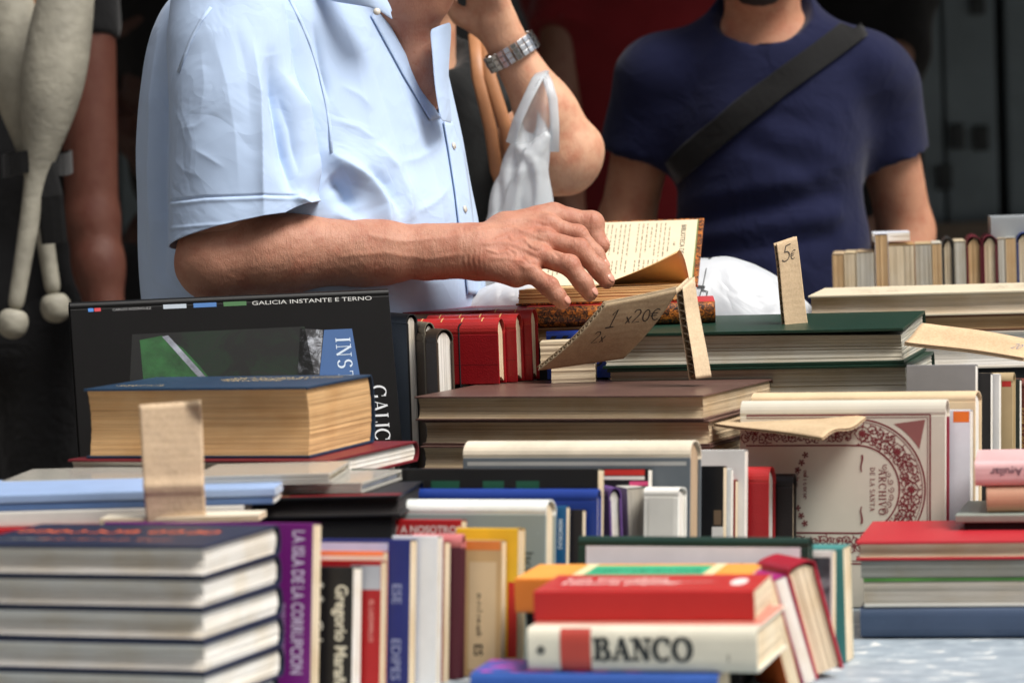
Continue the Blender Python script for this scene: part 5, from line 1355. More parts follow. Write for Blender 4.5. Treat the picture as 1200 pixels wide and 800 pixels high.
def cardboard(label, q, thick=.0042, flute='u', bend=None, seed=0, rgb=(214, 186, 152), group='cardboard price tags', extra=None, period=.0072):
    """q = four (px, py, Y): top left, top right, bottom right, bottom left; flutes show on the edges crossed by their run"""
    C = [at(*p) for p in q]; nrm = (C[1] - C[0]).cross(C[3] - C[0]).normalized()
    if nrm.dot(CAM - C[0]) < 0: nrm = -nrm
    rn = random.Random(seed); ph = [rn.uniform(0, 6) for _ in range(6)]
    def pt(u, v, off=0):
        p = C[0].lerp(C[1], u).lerp(C[3].lerp(C[2], u), v)
        w_ = .0012 * math.sin(3.1 * u + ph[0] + 2 * v) + .0010 * math.sin(5 * v + ph[1])
        if bend: w_ += bend(u, v)
        return p + nrm * (off + w_)
    Lu, Lv = (C[1] - C[0]).length, (C[3] - C[0]).length
    base = (C[2] + C[3]) / 2
    r = empty('cardboard_tag', Matrix.Translation(base), label, 'price tag', group)
    m = kraft(rgb); me_ = simple('cardboard_core', tuple(int(v * .82) for v in rgb), .9, .15, 60)
    nu, nv = 22, 26
    def je(u, v):                # ragged cut edges
        e = .004
        if u in (0, 1): u += (noise.noise(Vector((v * 22, seed, 1))) * e) * (.03 / max(Lu, .03))
        if v in (0, 1): v += (noise.noise(Vector((u * 22, seed, 7))) * e) * (.03 / max(Lv, .03))
        return u, v
    def sheet(nm, o0, o1):
        V, Fc = [], []
        for o in (o0, o1):
            for j in range(nv + 1):
                for i in range(nu + 1): V.append(pt(*je(i / nu, j / nv), o) - base)
        k = (nu + 1) * (nv + 1)
        for j in range(nv):
            for i in range(nu): a = j * (nu + 1) + i; Fc.append((a, a + 1, a + nu + 2, a + nu + 1)); Fc.append((k + a, k + a + nu + 1, k + a + nu + 2, k + a + 1))
        for i in range(nu):
            for j in (0, nv): a = j * (nu + 1) + i; Fc.append((a, a + k, a + k + 1, a + 1) if j == 0 else (a, a + 1, a + k + 1, a + k))
        for j in range(nv):
            for i in (0, nu): a = j * (nu + 1) + i; Fc.append((a, a + nu + 1, a + k + nu + 1, a + k) if i == 0 else (a, a + k, a + k + nu + 1, a + nu + 1))
        o_ = mesh_obj(nm, V, Fc, m, r, True)
        return o_
    t = .0006
    fr = sheet('front_liner', -t, 0); sheet('back_liner', -thick, -thick + t)
    V, Fc = [], []
    if flute == 'u': n = int(Lv / period * 8); G = [(j / n) for j in range(n + 1)]; oth = [i / 12 for i in range(13)]; L = Lv
    else: n = int(Lu / period * 8); G = [(j / n) for j in range(n + 1)]; oth = [i / 12 for i in range(13)]; L = Lu
    for off in (0, -.0005):
        for a in G:
            o_ = -thick / 2 + (thick / 2 - t - .0003) * math.sin(a * L / period * 2 * math.pi) * .94 + off * .6
            for b in oth:
                u, v = (b, a) if flute == 'u' else (a, b); V.append(pt(u, v, o_) - base)
    k = len(G) * 13
    for i in range(len(G) - 1):
        for j in range(12): a = i * 13 + j; Fc.append((a, a + 1, a + 14, a + 13)); Fc.append((k + a, k + a + 13, k + a + 14, k + a + 1))
        for j in (0, 12): a = i * 13 + j; Fc.append((a, a + 13, k + a + 13, k + a))
    mesh_obj('flute', V, Fc, me_, r)
    def write(polys, o, e1, e2, col=(24, 26, 26)):
        V = []
        for (x, y), l in zip(polys[0], polys[2] if len(polys) > 2 else [0] * len(polys[0])):
            u = o[0] + e1[0] * x + e2[0] * y; v = o[1] + e1[1] * x + e2[1] * y; V.append(pt(u, v, .0003 + l * 2e-6) - base)
        mesh_obj('handwriting', V, polys[1], ink(col), fr)
    bv_ = None
    def write_px(polys, o, e1, e2, col=(24, 26, 26)):
        bpy.context.view_layer.update(); bv = bvh_of(fr); V = []
        for (x, y), l in zip(polys[0], polys[2]):
            p, n_ = hit(bv, o[0] + e1[0] * x + e2[0] * y, o[1] + e1[1] * x + e2[1] * y); V.append((p + n_ * (.0004 + l * 2e-6) - base) if p is not None else None)
        ok = [f for f in polys[1] if all(V[i] is not None for i in f)]
        mesh_obj('handwriting', [v or Vector((0, 0, 0)) for v in V], ok, ink(col), fr)
    return r, write_px
ONE = [([(.02, .12), (.16, .98), (.1, .78)], .06, .06), ([(.16, .98), (.1, .02)], .075, .06), ([(-.06, .02), (.26, .05)], .06, .06)]
def hand_num(s, sz):
    """felt-pen figures"""
    G = {'1': ([[(0, .72), (.2, 1), (.14, 0)], [(-.1, 0), (.36, .03)]], .5), 'x': ([[(0, .5), (.28, .02)], [(.3, .52), (.02, 0)]], .42), '2': ([_arc(.22, .72, .2, .24, 170, -40, 9) + [(.0, .02), (.46, .05)]], .6), '0': ([_arc(.24, .45, .2, .42, 80, 440, 16)], .58),
         '5': ([[(.4, 1), (.1, .96), (.06, .58)] + _arc(.16, .32, .24, .28, 100, -150, 10)], .6), '€': ([_arc(.3, .45, .26, .4, 50, 310, 12), [(-.06, .55), (.36, .57)], [(-.06, .38), (.34, .4)]], .6), ' ': ([], .3)}
    S = []; x = 0
    for ch in s:
        g, w_ = G[ch]
        for p in g: S.append(([((x + a) * sz, b * sz) for a, b in p], .075 * sz, .06 * sz))
        x += w_
    return strokes_polys(S)
cardboard('tall blank cardboard tag standing behind the navy stack', [(163, 474, 2.905), (236, 469, 2.905), (242, 655, 2.885), (173, 655, 2.885)], .004, 'v', lambda u, v: .0035 * math.exp(-((v - .54) / .02) ** 2) - .03 * max(0, v - .54) + .010 * max(0, (u - .72) / .28 + (.14 - v) / .14 - 1) , 1, (216, 190, 158), None)
_, wr = cardboard('leaning cardboard tag with the handwritten 20 euro price', [(712, 360, 3.500), (797, 341, 3.535), (733, 424, 3.562), (632, 436, 3.530)], .0055, 'u', lambda u, v: .010 * max(0, .1 - v) * 8 * 0 - .012 * (v - .5) ** 2, 2, (186, 164, 132), None)
wr(hand_num('1', 21), (711, 384), (1, -.12), (.45, -1)); wr(hand_num('x20€', 16), (732, 379), (1.15, -.12), (.3, -1)); wr(hand_num('2x', 14), (692, 402), (1.1, -.1), (.5, -1))
cardboard('narrow cardboard tag seen edge-on before the green volumes', [(799, 337, 3.452), (815, 324, 3.470), (833, 442, 3.466), (815, 444, 3.448)], .0105, 'u', None, 3, (226, 202, 168), None, period=.0085)
_, wr = cardboard('upright cardboard tag marked 5 euro behind the green volumes', [(909, 285, 3.60), (934, 277, 3.615), (948, 385, 3.615), (921, 385, 3.60)], .0062, 'u', None, 4, (206, 180, 146), None)
wr(hand_num('5', 20), (917, 308), (.9, -.3), (.1, -1), (70, 62, 54)); wr(hand_num('€', 13), (926, 305), (.8, -.3), (.1, -1), (70, 62, 54))
cardboard('pale cardboard strip sticking out of the brown stack', [(836, 494, 3.335), (893, 478, 3.40), (1015, 491, 3.275), (964, 512, 3.185)], .0030, 'v', lambda u, v: .003 * math.sin(7 * u) * v, 5, (204, 178, 142), None)
_, wr = cardboard('bent cardboard tag resting on the green volumes at the right', [(1060, 399, 3.47), (1108, 384, 3.55), (1236, 412, 3.53), (1200, 420, 3.45)], .0042, 'v', lambda u, v: .016 * math.exp(-((u - .38) / .22) ** 2), 6, (216, 186, 148), None)
wr(hand_num('20', 9), (1184, 408), (1, .12), (.9, -.6), (60, 90, 140))

# ------------------------------------------------------------------ plastic carrier bags
def plastic(op=.82, rgb=(232, 236, 240)):
    m = bpy.data.materials.new('thin_white_plastic'); m.use_nodes = True; nt = m.node_tree; b = nt.nodes['Principled BSDF']
    b.inputs['Base Color'].default_value = (*lin(rgb), 1); b.inputs['Roughness'].default_value = .34
    tl = _n(nt, 'ShaderNodeBsdfTranslucent'); tl.inputs['Color'].default_value = (*lin(rgb), 1); tr = _n(nt, 'ShaderNodeBsdfTransparent')
    m1 = _n(nt, 'ShaderNodeMixShader'); m1.inputs[0].default_value = .35; nt.links.new(b.outputs[0], m1.inputs[1]); nt.links.new(tl.outputs[0], m1.inputs[2])
    m2 = _n(nt, 'ShaderNodeMixShader'); m2.inputs[0].default_value = op; nt.links.new(tr.outputs[0], m2.inputs[1]); nt.links.new(m1.outputs[0], m2.inputs[2]); nt.links.new(m2.outputs[0], nt.nodes['Material Output'].inputs['Surface'])
    tc = _n(nt, 'ShaderNodeTexCoord'); n1 = _n(nt, 'ShaderNodeTexNoise', Scale=11.0, Detail=2.5, Roughness=.5, Distortion=1.0); nt.links.new(tc.outputs['Object'], n1.inputs['Vector'])
    ab = _n(nt, 'ShaderNodeMath', operation='SUBTRACT'); ab.inputs[1].default_value = .5; nt.links.new(n1.outputs['Fac'], ab.inputs[0]); a2 = _n(nt, 'ShaderNodeMath', operation='ABSOLUTE'); nt.links.new(ab.outputs[0], a2.inputs[0])
    bp = _n(nt, 'ShaderNodeBump', Strength=.7, Distance=.012); nt.links.new(a2.outputs[0], bp.inputs['Height']); nt.links.new(bp.outputs[0], b.inputs['Normal'])
    return m
def crumple(V, Q, amp, seed, sc=45):
    N = vnormals(V, Q); d = -np.abs(sines(V, sc, seed, 14)) * amp + np.abs(sines(V, sc * 2.3, seed + 1, 14)) * amp * .35
    return V + N * d[:, None]
c = A3(at(868, 352, 3.98)); zt_ = TZ
Pb = [cone((c[0] - .02, c[1], .84), (c[0] - .01, c[1], 1.055), .038, .075, .03), cone((c[0] - .03, c[1], 1.06), (c[0] + .055, c[1] - .03, 1.045), .082, .055, .04), cone((c[0] - .065, c[1] - .02, 1.085), (c[0] + .02, c[1], 1.06), .06, .06, .04), ell((c[0], c[1], .85), (.09, .08, .05), .03)]
V, Q = sdf_mesh(Pb, .004); V = crumple(V, Q, .006, 5, 26)
bag = np_obj('carrier_bag', V, Q, plastic(.97)); tag(bag, 'white plastic bag with black printing behind the open book', 'bag')
bb_ = bvh_of(bag)
S = [([(827, 303), (823, 318), (820, 334), (815, 350), (812, 364)], 1.1, 1.1), (_arc(828, 301, 2.6, 2.6, 0, 360, 10), 1, 1), ([(813, 336), (822, 337)], 3.2, 3.2), ([(818, 340), (825, 342), (823, 352), (815, 356)], 2, 1.2), ([(808, 330), (812, 312), (814, 300)], .9, .9)] + [([(809 + k * .1, 322 - k * 3.2), (815 + k * .3, 321 - k * 3)], 1.3, 1.3) for k in range(5)]
V2, F2, L2 = strokes_polys(S); Vb = []
for (x, y), l in zip(V2, L2):
    p, n_ = hit(bb_, x + 4, y)
    Vb.append(p + n_ * (.0012 + l * 1e-5) if p is not None else None)
for si in range(len(S)):
    ids = [i for i in range(len(Vb)) if L2[i] == si and Vb[i] is not None]; mp_ = {i: k for k, i in enumerate(ids)}
    fs = [tuple(mp_[i] for i in f) for f in F2 if all(i in mp_ for i in f)]
    if fs: mesh_obj('printed_stroke', [Vb[i] for i in ids], fs, ink((30, 32, 32))).parent = bag
c = A3(at(590, 338, 3.80))
V, Q = sdf_mesh([cone((.045, 3.78, .84), (.03, 3.78, 1.0), .03, .05, .03), cone((c[0] - .03, c[1], c[2] - .03), (c[0] + .045, c[1] + .01, c[2] - .035), .030, .035, .03), cone((.03, 3.78, 1.0), (c[0] + .02, c[1], c[2] - .03), .05, .04, .03)], .004)
tag(np_obj('carrier_bag', crumple(V, Q, .010, 9, 48), Q, plastic(.97)), 'crumpled white plastic bag peeking out below the wrist', 'bag')

# ------------------------------------------------------------------ people behind
def bystander(label, cx, Y, shoulder_py, face, skin_rgb, shirt, trouser, arms, sleeve_r=(.066, .074), seed=1, scale=1.0, build=1.0, hair=(40, 34, 30), short=.55, res=.0085, foldspec=None, neck_cut=True, head_fwd=.0, beard=None, tors=None, sw=.15, sz=-.025, hz=.225, ncut=(.045, .075, .075, .078), ar=1.0, extra=()):
    zs = at(cx, shoulder_py, Y).z; x0 = at(cx, shoulder_py, Y).x
    f = A3(face); f[2] = 0; f /= np.linalg.norm(f); l = np.array([-f[1], f[0], 0]); Fm = frame(tuple(f)); o = np.array([x0, Y, zs])
    q = lambda a, b, d: o + f * a + l * b + np.array([0, 0, d])
    root = empty('person', Matrix.Translation((x0, Y, 0)), label, 'person')
    Hc = q(.03 + head_fwd, 0, hz)
    fh = f * .97 + np.array([0, 0, -.22])
    B = head_prims(Hc, fh, 1.0) + [cone(q(0, 0, -.02), Hc + np.array([0, 0, -.05]), .057, .055, .03), ell(q(0, 0, -.1), (.09, .14, .1), .04, Fm), ell(q(.0, 0, -.25), (.09, .13, .2), .04, Fm), ell(q(0, 0, -.52), (.1, .14, .12), .04, Fm), ell(q(0, 0, -.03), (.055, .13, .045), .03, Fm)]
    T = [ell(q(.005, 0, -.13), np.array([.118, .172, .15]) * build, .05, Fm), ell(q(.012, 0, -.33), np.array([.122, .158, .22]) * build, .05, Fm), ell(q(.0, 0, -.54), np.array([.120, .162, .11]) * build, .05, Fm), cone(q(0, -sw * build, sz), q(0, 0, -.012), .050, .056, .05), cone(q(0, sw * build, sz), q(0, 0, -.012), .050, .056, .05), cone(q(0, 0, -.02), q(.0, 0, .035), .09, .066, .05)]
    if tors: T += tors(q)
    for (s, e, w_, hd, pn, rt) in arms:
        s, e, w_ = A3(s), A3(e), A3(w_); B += [cone(s, e, .047 * ar, .041 * ar, .02), cone(e, e + (w_ - e) * .4, .040 * ar, .038 * ar, .02), cone(e + (w_ - e) * .35, w_, .038 * ar, .027, .02)] + hand_prims(w_, hd, pn, 1.0, rt)
        T.append(cone(s, s + (e - s) * short, sleeve_r[0], sleeve_r[1], .04, False, True))
    for sg in (-1, 1):
        hp = q(0, sg * .085, -.58); kn = np.array([hp[0], hp[1], .48]); an = np.array([hp[0], hp[1], .09])
        B += [cone(hp, kn, .08, .055, .03), cone(kn, an, .05, .038, .03), cone(an + np.array([0, 0, -.045]), an + f * .14 + np.array([0, 0, -.055]), .038, .03, .02)]
    B += list(extra)
    V, Q = sdf_mesh(B, res * .75); np_obj('body', V, Q, skin(skin_rgb), root)
    if neck_cut: T.append(ell(q(ncut[0], 0, ncut[1]), (ncut[2], ncut[3], ncut[2]), .004, Fm, True))
    V, Q = sdf_mesh(T, res); N = vnormals(V, Q); V = V + N * (sines(V, 22, seed, 14, (1, 1, 1.6)) * .004 + sines(V, 55, seed + 1, 16, (1, 1, 1.4)) * .0015)[:, None]
    if foldspec: V = folds(V, vnormals(V, Q), foldspec)
    sh = np_obj('t_shirt', V, Q, shirt, root)
    T2 = [ell(q(0, 0, -.60), (.135, .165, .11), .04, Fm)]
    for sg in (-1, 1): hp = q(0, sg * .085, -.58); T2 += [cone(hp, (hp[0], hp[1], .48), .10, .078, .03), cone((hp[0], hp[1], .48), (hp[0], hp[1], .08), .078, .068, .03)]
    V, Q = sdf_mesh(T2, .014); np_obj('trousers', V, Q, trouser, root)
    V, Q = sdf_mesh(hair_prims(Hc, fh), .008); np_obj('hair', V + vnormals(V, Q) * (sines(V, 140, seed) * .002)[:, None], Q, simple('hair', hair, .5, .3, 90, .6, 400), root)
    if beard:
        Fh = frame(fh); qh = lambda a, b, d: Hc + Fh[0] * a + Fh[1] * b + Fh[2] * d
        V, Q = sdf_mesh([ell(qh(.062, 0, -.098), (.030, .036, .022), .01, Fh), cone(qh(.0, .056, -.04), qh(.05, .03, -.095), .014, .016, .01), cone(qh(.0, -.056, -.04), qh(.05, -.03, -.095), .014, .016, .01)], .005)
        np_obj('beard', V + vnormals(V, Q) * (sines(V, 300, 3) * .0012)[:, None], Q, simple('beard_hair', beard, .7, .3, 200, .7, 700), root)
    return root, sh
dark_j = cloth('dark_jeans', (30, 32, 38)); A = at
navy_t = cloth('navy_jersey', (12, 18, 52), .9, .35, 12, 1200, .05, .1)
NAVM, NAVT = bystander('man in a navy T-shirt with a black strap across his chest', 895, 4.66, 38, (-.12, -1, 0), (186, 134, 106), navy_t, dark_j,
    [(A(768, 96, 4.67), A(734, 262, 4.72), A(745, 430, 4.60), (0, -.3, -1), (.9, 0, 0), True), (A(1026, 100, 4.68), A(1062, 272, 4.73), A(1062, 440, 4.62), (0, -.3, -1), (-.9, 0, 0), False)],
    (.066, .064), 31, build=.93, beard=(40, 30, 26), short=.50, sw=.152, sz=-.052, hz=.166, head_fwd=.02, ncut=(.062, .055, .082, .082),
    foldspec=[([(838, 140), (890, 118), (950, 128)], 14, .004), ([(900, 150), (950, 165), (985, 190)], 14, .005), ([(880, 172), (930, 190), (960, 215)], 12, -.004), ([(800, 236), (870, 222), (960, 206)], 11, .006), ([(806, 256), (880, 246), (975, 228)], 9, -.005), ([(790, 282), (870, 268), (980, 252)], 11, .006), ([(800, 300), (880, 292), (970, 278)], 8, -.005)])
# cross strap
bn = bvh_of(NAVT); rows = []
for i in range(31):
    s = i / 30; x = 1016 + (764 - 1016) * s; y = 26 + (224 - 26) * s - 8 * math.sin(s * math.pi); rows.append([(x - 8 * q, y - 12.5 * q) for q in (-1, -.9, 0, .9, 1)])
st_ = strip_on("shoulder_strap", bn, rows, .004, .003, cloth("black_webbing", (9, 9, 10), .85, .1), None); tag(st_, "wide black shoulder strap across the navy T-shirt", "strap")
# ---- person on the phone with a watch and a carrier bag on the arm
dk = cloth('black_top', (18, 20, 20), .9, .3, 14)
W2 = A(594, 52, 4.20); E2 = A(668, 178, 4.22)
ph_, phs_ = bystander('person in a dark top raising a hand to the face, bag on the arm', 486, 4.42, 98, (.35, -1, 0), (206, 158, 128), dk, dark_j,
    [(A(590, 160, 4.44), E2, W2, (-.35, -.1, .9), (-.6, -.5, -.2), False), (A(400, 140, 4.45), A(390, 330, 4.5), A(400, 470, 4.4), (0, -.2, -1), (.9, 0, 0), True)], (.06, .062), 41, short=.30, hair=(30, 24, 20), extra=[cone(E2, A(686, 170, 4.215), .034, .016, .02), cone(A(640, 205, 4.25), A(660, 196, 4.22), .030, .036, .03)])
# wristwatch
def watch():
    d = (W2 - E2).normalized(); c = E2.lerp(W2, .93); a = d.cross(Vector((0, 1, 0))).normalized(); b = a.cross(d).normalized()
    r = empty('wristwatch', Matrix.Translation(c), 'steel wristwatch with a link bracelet on the raised arm', 'watch')
    st = simple('brushed_steel', (196, 198, 200), .22, .1, 40, .1, 300, metal=1.0); gd = simple('gilt_link', (206, 180, 120), .25, .1, metal=1.0)
    n = 22; rr = .0345
    for i in range(n):
        th = 2 * math.pi * i / n; nn = a * math.cos(th) + b * math.sin(th); tt_ = -a * math.sin(th) + b * math.cos(th)
        for k, (o0, o1, h) in enumerate(((-.0115, -.0042, .0036), (-.0038, .0038, .0042), (.0042, .0115, .0036))):
            bm = bmesh.new(); bx(bm, o0, o1, -.0044, .0044, 0, h, .0009)
            M = Matrix(((d.x, tt_.x, nn.x, nn.x * rr), (d.y, tt_.y, nn.y, nn.y * rr), (d.z, tt_.z, nn.z, nn.z * rr), (0, 0, 0, 1))); bm.transform(M)
            bm_obj('bracelet_link', bm, st, r)
    nn = b; M = Matrix(((d.x, a.x, nn.x, nn.x * (rr - .001)), (d.y, a.y, nn.y, nn.y * (rr - .001)), (d.z, a.z, nn.z, nn.z * (rr - .001)), (0, 0, 0, 1)))
    bm = bmesh.new(); bmesh.ops.create_cone(bm, cap_ends=True, segments=28, radius1=.019, radius2=.0175, depth=.010, matrix=M); bm_obj('watch_case', bm, st, r, False)
watch()
# bag hanging over the forearm: a loop and a flattened sack
def arm_bag():
    r = empty('carrier_bag', Matrix.Translation(A(605, 440, 4.15)), 'white translucent plastic bag hanging from the raised forearm', 'bag')
    fit = lambda o: (setattr(o, 'parent', r), setattr(o, 'matrix_parent_inverse', r.matrix_world.inverted()))
    pm, thin = plastic(.74, (226, 232, 236)), plastic(.30)
    # sack: lofted flattened rings
    ys = np.linspace(150, 440, 60); xl = np.interp(ys, [150, 165, 200, 262, 330, 440], [602, 596, 585, 562, 545, 535]); xr = np.interp(ys, [150, 170, 262, 330, 440], [647, 650, 652, 660, 672])
    dp = np.interp(ys, [150, 180, 262, 440], [.006, .020, .04, .07]); n = 90; V = []
    for y, a, b_, d in zip(ys, xl, xr, dp):
        c = A((a + b_) / 2, y, 4.155); hw = (b_ - a) / 2 * 4.155 / F
        for k in range(n):
            t = 2 * math.pi * k / n; top_ = (.030 * abs(math.sin(1.5 * math.cos(t) * 2.1 + .6)) - .006) * max(0, 1 - (y - 150) / 46)
            V.append((c.x + hw * math.cos(t), c.y + d * math.sin(t), c.z + top_))
    V = np.array(V); Q = np.array([(i * n + k, (i + 1) * n + k, (i + 1) * n + (k + 1) % n, i * n + (k + 1) % n) for i in range(59) for k in range(n)])
    N = vnormals(V, Q); V = V + N * (-np.abs(sines(V, 48, 4, 12, (1.8, 1, .45))) * .009 + np.abs(sines(V, 110, 6, 14, (1.5, 1, .6))) * .0022)[:, None]
    V = folds(V, vnormals(V, Q), [([(600, 262), (606, 220), (614, 188), (640, 160)], 5, .006), ([(626, 262), (630, 220), (626, 190), (606, 172)], 5, .006), ([(580, 250), (592, 214), (604, 190)], 5, -.006)])
    fit(np_obj('sack', V, Q, pm))
    # handle bands over the forearm and the thin film between them
    for nm, pts, wd in (('handle', [(636, 84, 4.19), (630, 92, 4.150), (618, 116, 4.142), (606, 142, 4.142), (598, 168, 4.145)], .0085), ('handle', [(636, 84, 4.19), (642, 96, 4.150), (648, 116, 4.145), (650, 146, 4.146), (650, 178, 4.148)], .0065), ('handle', [(636, 84, 4.19), (648, 92, 4.26), (646, 130, 4.29), (634, 180, 4.25)], .009)):
        Vt, Ft = tube([A(*p) for p in pts], [(wd, .0022)] * len(pts), 10); o = mesh_obj(nm, Vt, Ft, pm, None, True); fit(o)
    Vt = []; lft = [(631, 92), (618, 118), (606, 144), (600, 168)]; rgt = [(640, 92), (648, 118), (650, 146), (650, 168)]
    for (a, b_) in zip(lft, rgt):
        for q in range(9): s = q / 8; Vt.append(A(a[0] + (b_[0] - a[0]) * s, a[1] + (b_[1] - a[1]) * s, 4.146 + .005 * math.sin(9 * s + a[1])))
    o = mesh_obj('film', Vt, [(i * 9 + q, (i + 1) * 9 + q, (i + 1) * 9 + q + 1, i * 9 + q + 1) for i in range(3) for q in range(8)], thin, None, True); fit(o); o.modifiers.new('s', 'SUBSURF').render_levels = 2
arm_bag()
# tan shoulder bag with two straps
tan = simple('tan_leather', (176, 122, 82), .5, .15, 30, .2, 150)
r = empty('shoulder_bag', Matrix.Translation(A(610, 330, 4.30)), 'tan leather bag with two thin straps over the dark top', 'bag')
for x0, x1, x2 in ((556, 560, 604), (570, 574, 630)):
    V, Fc = tube([A(x0, 40, 4.31), A(x1, 90, 4.285), A((x1 * 2 + x2) / 3, 150, 4.28), A((x1 + x2) / 2, 200, 4.28), A(x2, 262, 4.285), A(x2 + 14, 330, 4.29)], [(.009, .003)] * 6, 8); o = mesh_obj('strap', V, Fc, tan, None, True); o.parent = r; o.matrix_parent_inverse = r.matrix_world.inverted()
V, Q = sdf_mesh([cone(A(640, 262, 4.315), A(690, 280, 4.33), .012, .012, .02), cone(A(620, 330, 4.30), A(690, 330, 4.32), .06, .06, .03), cone(A(625, 400, 4.30), A(690, 400, 4.32), .065, .065, .03)], .006); np_obj('pouch', V, Q, tan, r)

# ---- person in red, further back
redc = cloth('red_jersey', (112, 18, 24), .9, .3, 12)
bystander('person in a red T-shirt half hidden behind the navy shirt', 742, 5.75, -28, (-.5, -1, 0), (120, 84, 66), redc, dark_j,
    [(A(664, 10, 5.72), A(655, 130, 5.66), A(668, 250, 5.5), (0, -.4, -1), (.9, 0, 0), True), (A(830, 20, 5.8), A(845, 150, 5.85), A(840, 270, 5.7), (0, 0, -1), (-.9, 0, 0), False)], (.062, .070), 51, build=1.2, short=.22, res=.011)
# ---- person at the far left in black, arm bare
bystander('person in black at the left edge with a bare brown arm', -8, 5.08, -40, (-.5, -1, 0), (92, 54, 42), cloth('black_jersey', (14, 14, 16), .9, .3, 12), cloth('black_trousers', (12, 12, 14)),
    [(A(100, -6, 4.93), A(108, 258, 4.90), A(128, 400, 4.86), (0, -.4, -1), (-.9, 0, 0), False), (A(-96, -10, 5.1), A(-110, 220, 5.1), A(-100, 380, 5.0), (0, 0, -1), (.9, 0, 0), True)], (.052, .054), 61, build=1.0, short=.20, res=.011, ar=1.0)
# ---- person in black right behind the navy shirt
bystander('person in black standing behind the navy shirt at its right shoulder', 1000, 6.2, -22, (.2, -1, 0), (120, 90, 74), cloth('black_cotton', (12, 12, 14), .9, .3, 12), cloth('black_denim', (14, 14, 18)),
    [(A(930, 10, 6.2), A(920, 150, 6.25), A(925, 260, 6.1), (0, 0, -1), (.9, 0, 0), True), (A(1050, 0, 6.2), A(1046, 60, 6.15), A(1030, 110, 6.0), (-.5, -.5, -.3), (0, 0, -1), False)], (.06, .062), 71, build=.85, short=.95, res=.012)
bystander('person in black standing between the clubs and the blue shirt', 215, 5.9, -30, (.4, -1, 0), (70, 46, 38), cloth('dark_cotton', (13, 13, 14), .9, .3, 12), cloth('dark_trousers', (12, 12, 15)),
    [(A(140, 0, 5.9), A(132, 130, 5.95), A(146, 150, 5.8), (.3, -.3, -.8), (.9, 0, 0), True), (A(290, 0, 5.9), A(300, 150, 5.9), A(300, 270, 5.8), (0, 0, -1), (-.9, 0, 0), False)], (.06, .062), 81, build=.8, short=.95, res=.012)

# ---- juggling clubs strapped together
clubm = simple('worn_white_vinyl', (150, 146, 132), .65, .3, 14, .5, 60, dist=.004)
def club(label, px_top, px_bot, Y, seed):
    """profile from the head down to the round knob"""
    T_, B_ = A(px_top[0], px_top[1], Y), A(px_bot[0], px_bot[1], Y - .05); ax_ = (B_ - T_); L = ax_.length; z = ax_.normalized()
    r = empty('juggling_club', Matrix.Translation(B_), label, 'club', 'white juggling clubs')
    prof = [(0, .004), (.004, .016), (.012, .024), (.03, .031), (.10, .039), (.20, .0455), (.29, .048), (.36, .0465), (.43, .040), (.49, .031), (.54, .0235), (.58, .0185), (.63, .0160), (.70, .0145), (.80, .0130), (.88, .0122), (.93, .0120)]
    knob = [(.925, .0120), (.935, .0195), (.95, .0225), (.965, .0228), (.985, .02), (.997, .011), (1, .002)]
    for nm, pr in (('body', prof), ('knob', knob)):
        V, Fc = tube([T_ + ax_ * s - B_ for s, _ in pr], [q for _, q in pr], 24)
        mesh_obj(nm, V, Fc, clubm, r, True).modifiers.new('s', 'SUBSURF').levels = 1
club('white juggling club crossing in front, its knob lower', (88, -66), (12, 397), 4.56, 1)
club('white juggling club crossing behind, its knob higher', (-2, -74), (68, 378), 4.66, 2)
def ring(label, c, rx, ry, h, rgb):
    V, Fc = [], []; n = 28
    for i in range(n):
        t = 2 * math.pi * i / n
        for (rr, zz) in ((1, -h), (1, h), (.93, h), (.93, -h)): V.append((rx * rr * math.cos(t), ry * rr * math.sin(t), zz + .003 * math.sin(3 * t)))
    for i in range(n):
        for k in range(4): a, b = i * 4 + k, i * 4 + (k + 1) % 4; a2, b2 = ((i + 1) % n) * 4 + k, ((i + 1) % n) * 4 + (k + 1) % 4; Fc.append((a, a2, b2, b))
    o = mesh_obj('strap', V, Fc, cloth('black_strap', rgb, .8, .1)); o.location = c
    return o
o = ring('strap', A(44, 192, 4.60), .050, .085, .016, (14, 14, 15)); tag(o, 'black strap tied round the two white clubs', 'strap')
V, Fc = tube([A(52, 192, 4.525), A(58, 230, 4.52), A(64, 285, 4.53)], [(.016, .003), (.020, .003), (.019, .003)], 8); h = mesh_obj('hanging_end', V, Fc, o.data.materials[0]); h.parent = o; bpy.context.view_layer.update(); h.matrix_parent_inverse = o.matrix_world.inverted()
V, Q = sdf_mesh([cone(A(40, -30, 4.66), A(50, 22, 4.66), .03, .025, .02), cone(A(50, 22, 4.66), A(74, 5, 4.68), .02, .02, .02)], .005); tag(np_obj('carrying_pouch', V, Q, tan), 'tan leather pouch showing between the two clubs', 'pouch')

# ------------------------------------------------------------------ the place: pavement, shop front, added roof that darkens the background
bm = bmesh.new(); bx(bm, -60, 60, -40, 60, -.4, 0)
tag(bm_obj('pavement', bm, simple('stone_paving', (128, 122, 114), .85, .2, 3, .3, 40)), kind='structure')
sf_ = empty('shop_front', Matrix.Translation((0, 7.4, 0)), 'dark slate-coloured panelled shop front behind the stall', 'building')
slate = simple('slate_paint', (112, 128, 138), .6, .2, 6, .25, 60); dkm = simple('dark_interior', (22, 22, 24), .9, .2, 4)
def sbox(nm, x0, x1, y0, y1, z0, z1, m, bev=.006):
    bm = bmesh.new(); bx(bm, x0, x1, y0, y1, z0, z1, bev); return bm_obj(nm, bm, m, sf_)
X7 = lambda px: A(px, 200, 7.4).x
sbox('back_wall', -6, 6, 1.6, 1.8, 0, 4, dkm); sbox('lintel', -6, 6, -.1, .3, 2.75, 4.2, slate)
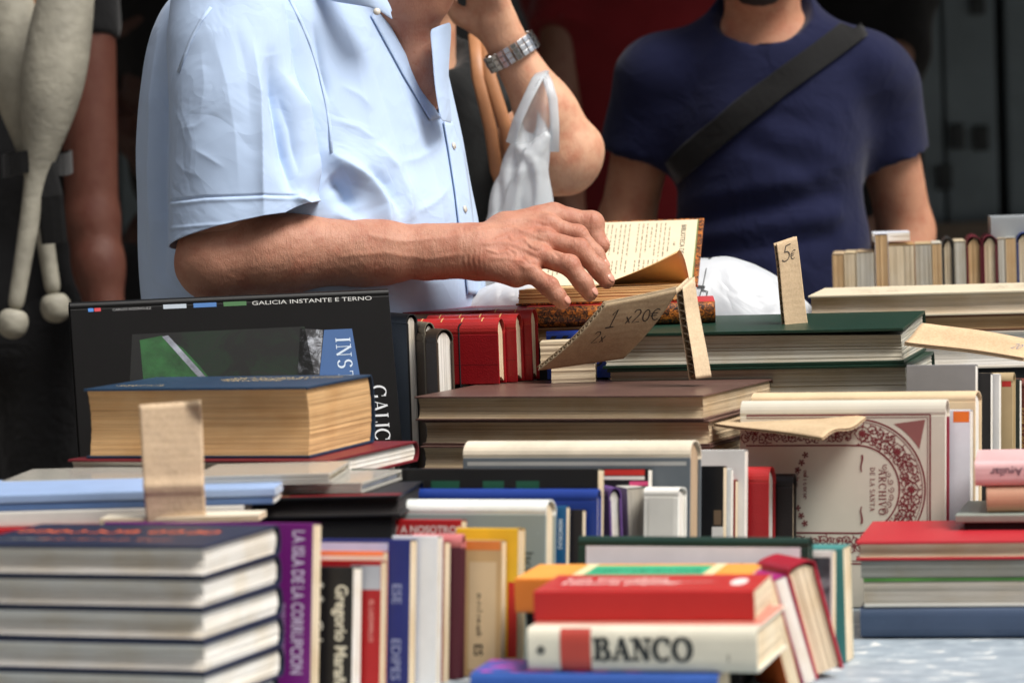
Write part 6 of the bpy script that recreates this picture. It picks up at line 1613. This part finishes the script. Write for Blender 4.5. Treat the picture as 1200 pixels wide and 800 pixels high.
for a, b in ((1040, 1064), (1068, 1106), (1110, 1170), (1182, 1260), (1268, 1330), (118, 136), (140, 172)): sbox('panel', X7(a), X7(b), 0, .05, .12, 2.74, slate)
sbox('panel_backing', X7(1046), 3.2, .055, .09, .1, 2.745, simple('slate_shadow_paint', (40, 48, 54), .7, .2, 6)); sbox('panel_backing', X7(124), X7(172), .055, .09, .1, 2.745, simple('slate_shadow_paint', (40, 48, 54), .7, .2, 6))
sbox('stone_plinth', X7(1046), 3.2, -.06, -.005, 0, A(1100, 262, 7.3).z, simple('worn_stone', (120, 110, 100), .9, .2, 12))
for px_, py_ in ((1068, 108), (1106, 208), (1122, 160), (1150, 162), (1150, 2)): sbox('hinge', X7(px_) - .018, X7(px_) + .018, -.014, -.002, A(px_, py_, 7.35).z - .03, A(px_, py_, 7.35).z + .03, simple('dull_iron', (50, 56, 60), .8, .3))
cn = empty('added_canopy', Matrix.Translation((0, 6.2, 2.42)), 'dark roof added out of view to shade the passers-by', 'added_canopy')  # unseen roof, added to keep sky light off the background
bm = bmesh.new(); bx(bm, -6, 6, -1.5, 1.1, 0, .05, .01); bm_obj('shade_sheet', bm, simple('dark_canvas', (44, 44, 46), .9, .1), cn)
for x in (-5.8, 5.8):
    bm = bmesh.new(); bx(bm, x - .04, x + .04, -1.4, -1.32, -2.42, -.002, .005); bm_obj('post', bm, dkm, cn)

# ---- unseen houses added behind the photographer and at the left to block low sky light
def house(label, x0, x1, y0, y1, h, rgb, side):
    r = empty('added_house', Matrix.Translation(((x0 + x1) / 2, (y0 + y1) / 2, 0)), label, 'building'); hx, hy = (x1 - x0) / 2, (y1 - y0) / 2
    wm = simple('render_wall', rgb, .9, .12, 2, .2, 30); gm = simple('window_glass', (40, 48, 56), .15, .1); rm_ = simple('roof_tile', (120, 74, 56), .85, .2, 8)
    bm = bmesh.new(); bx(bm, -hx, hx, -hy, hy, .002, h); bm_obj('wall', bm, wm, r); bm = bmesh.new(); bx(bm, -hx - .3, hx + .3, -hy - .3, hy + .3, h + .002, h + .25); bm_obj('roof', bm, rm_, r)
    for fl in range(int(h // 3)):
        for k in range(-3, 4):
            bm = bmesh.new(); z0 = 1.0 + fl * 3
            if side == 'y': bx(bm, k * hx / 3.6 - .45, k * hx / 3.6 + .45, hy + .003, hy + .05, z0, z0 + 1.5, .01)
            else: bx(bm, hx + .003, hx + .05, k * hy / 3.6 - .45, k * hy / 3.6 + .45, z0, z0 + 1.5, .01)
            bm_obj('window', bm, gm, r)
house('tall ochre house added behind the photographer to block and bounce light', -14, 14, -15, -8, 9, (196, 184, 166), 'y')  # added out of view; its pale wall gives front fill
house('grey house added along the left of the street to block sky light', -14, -7, -4, 9, 9, (120, 116, 110), 'x')
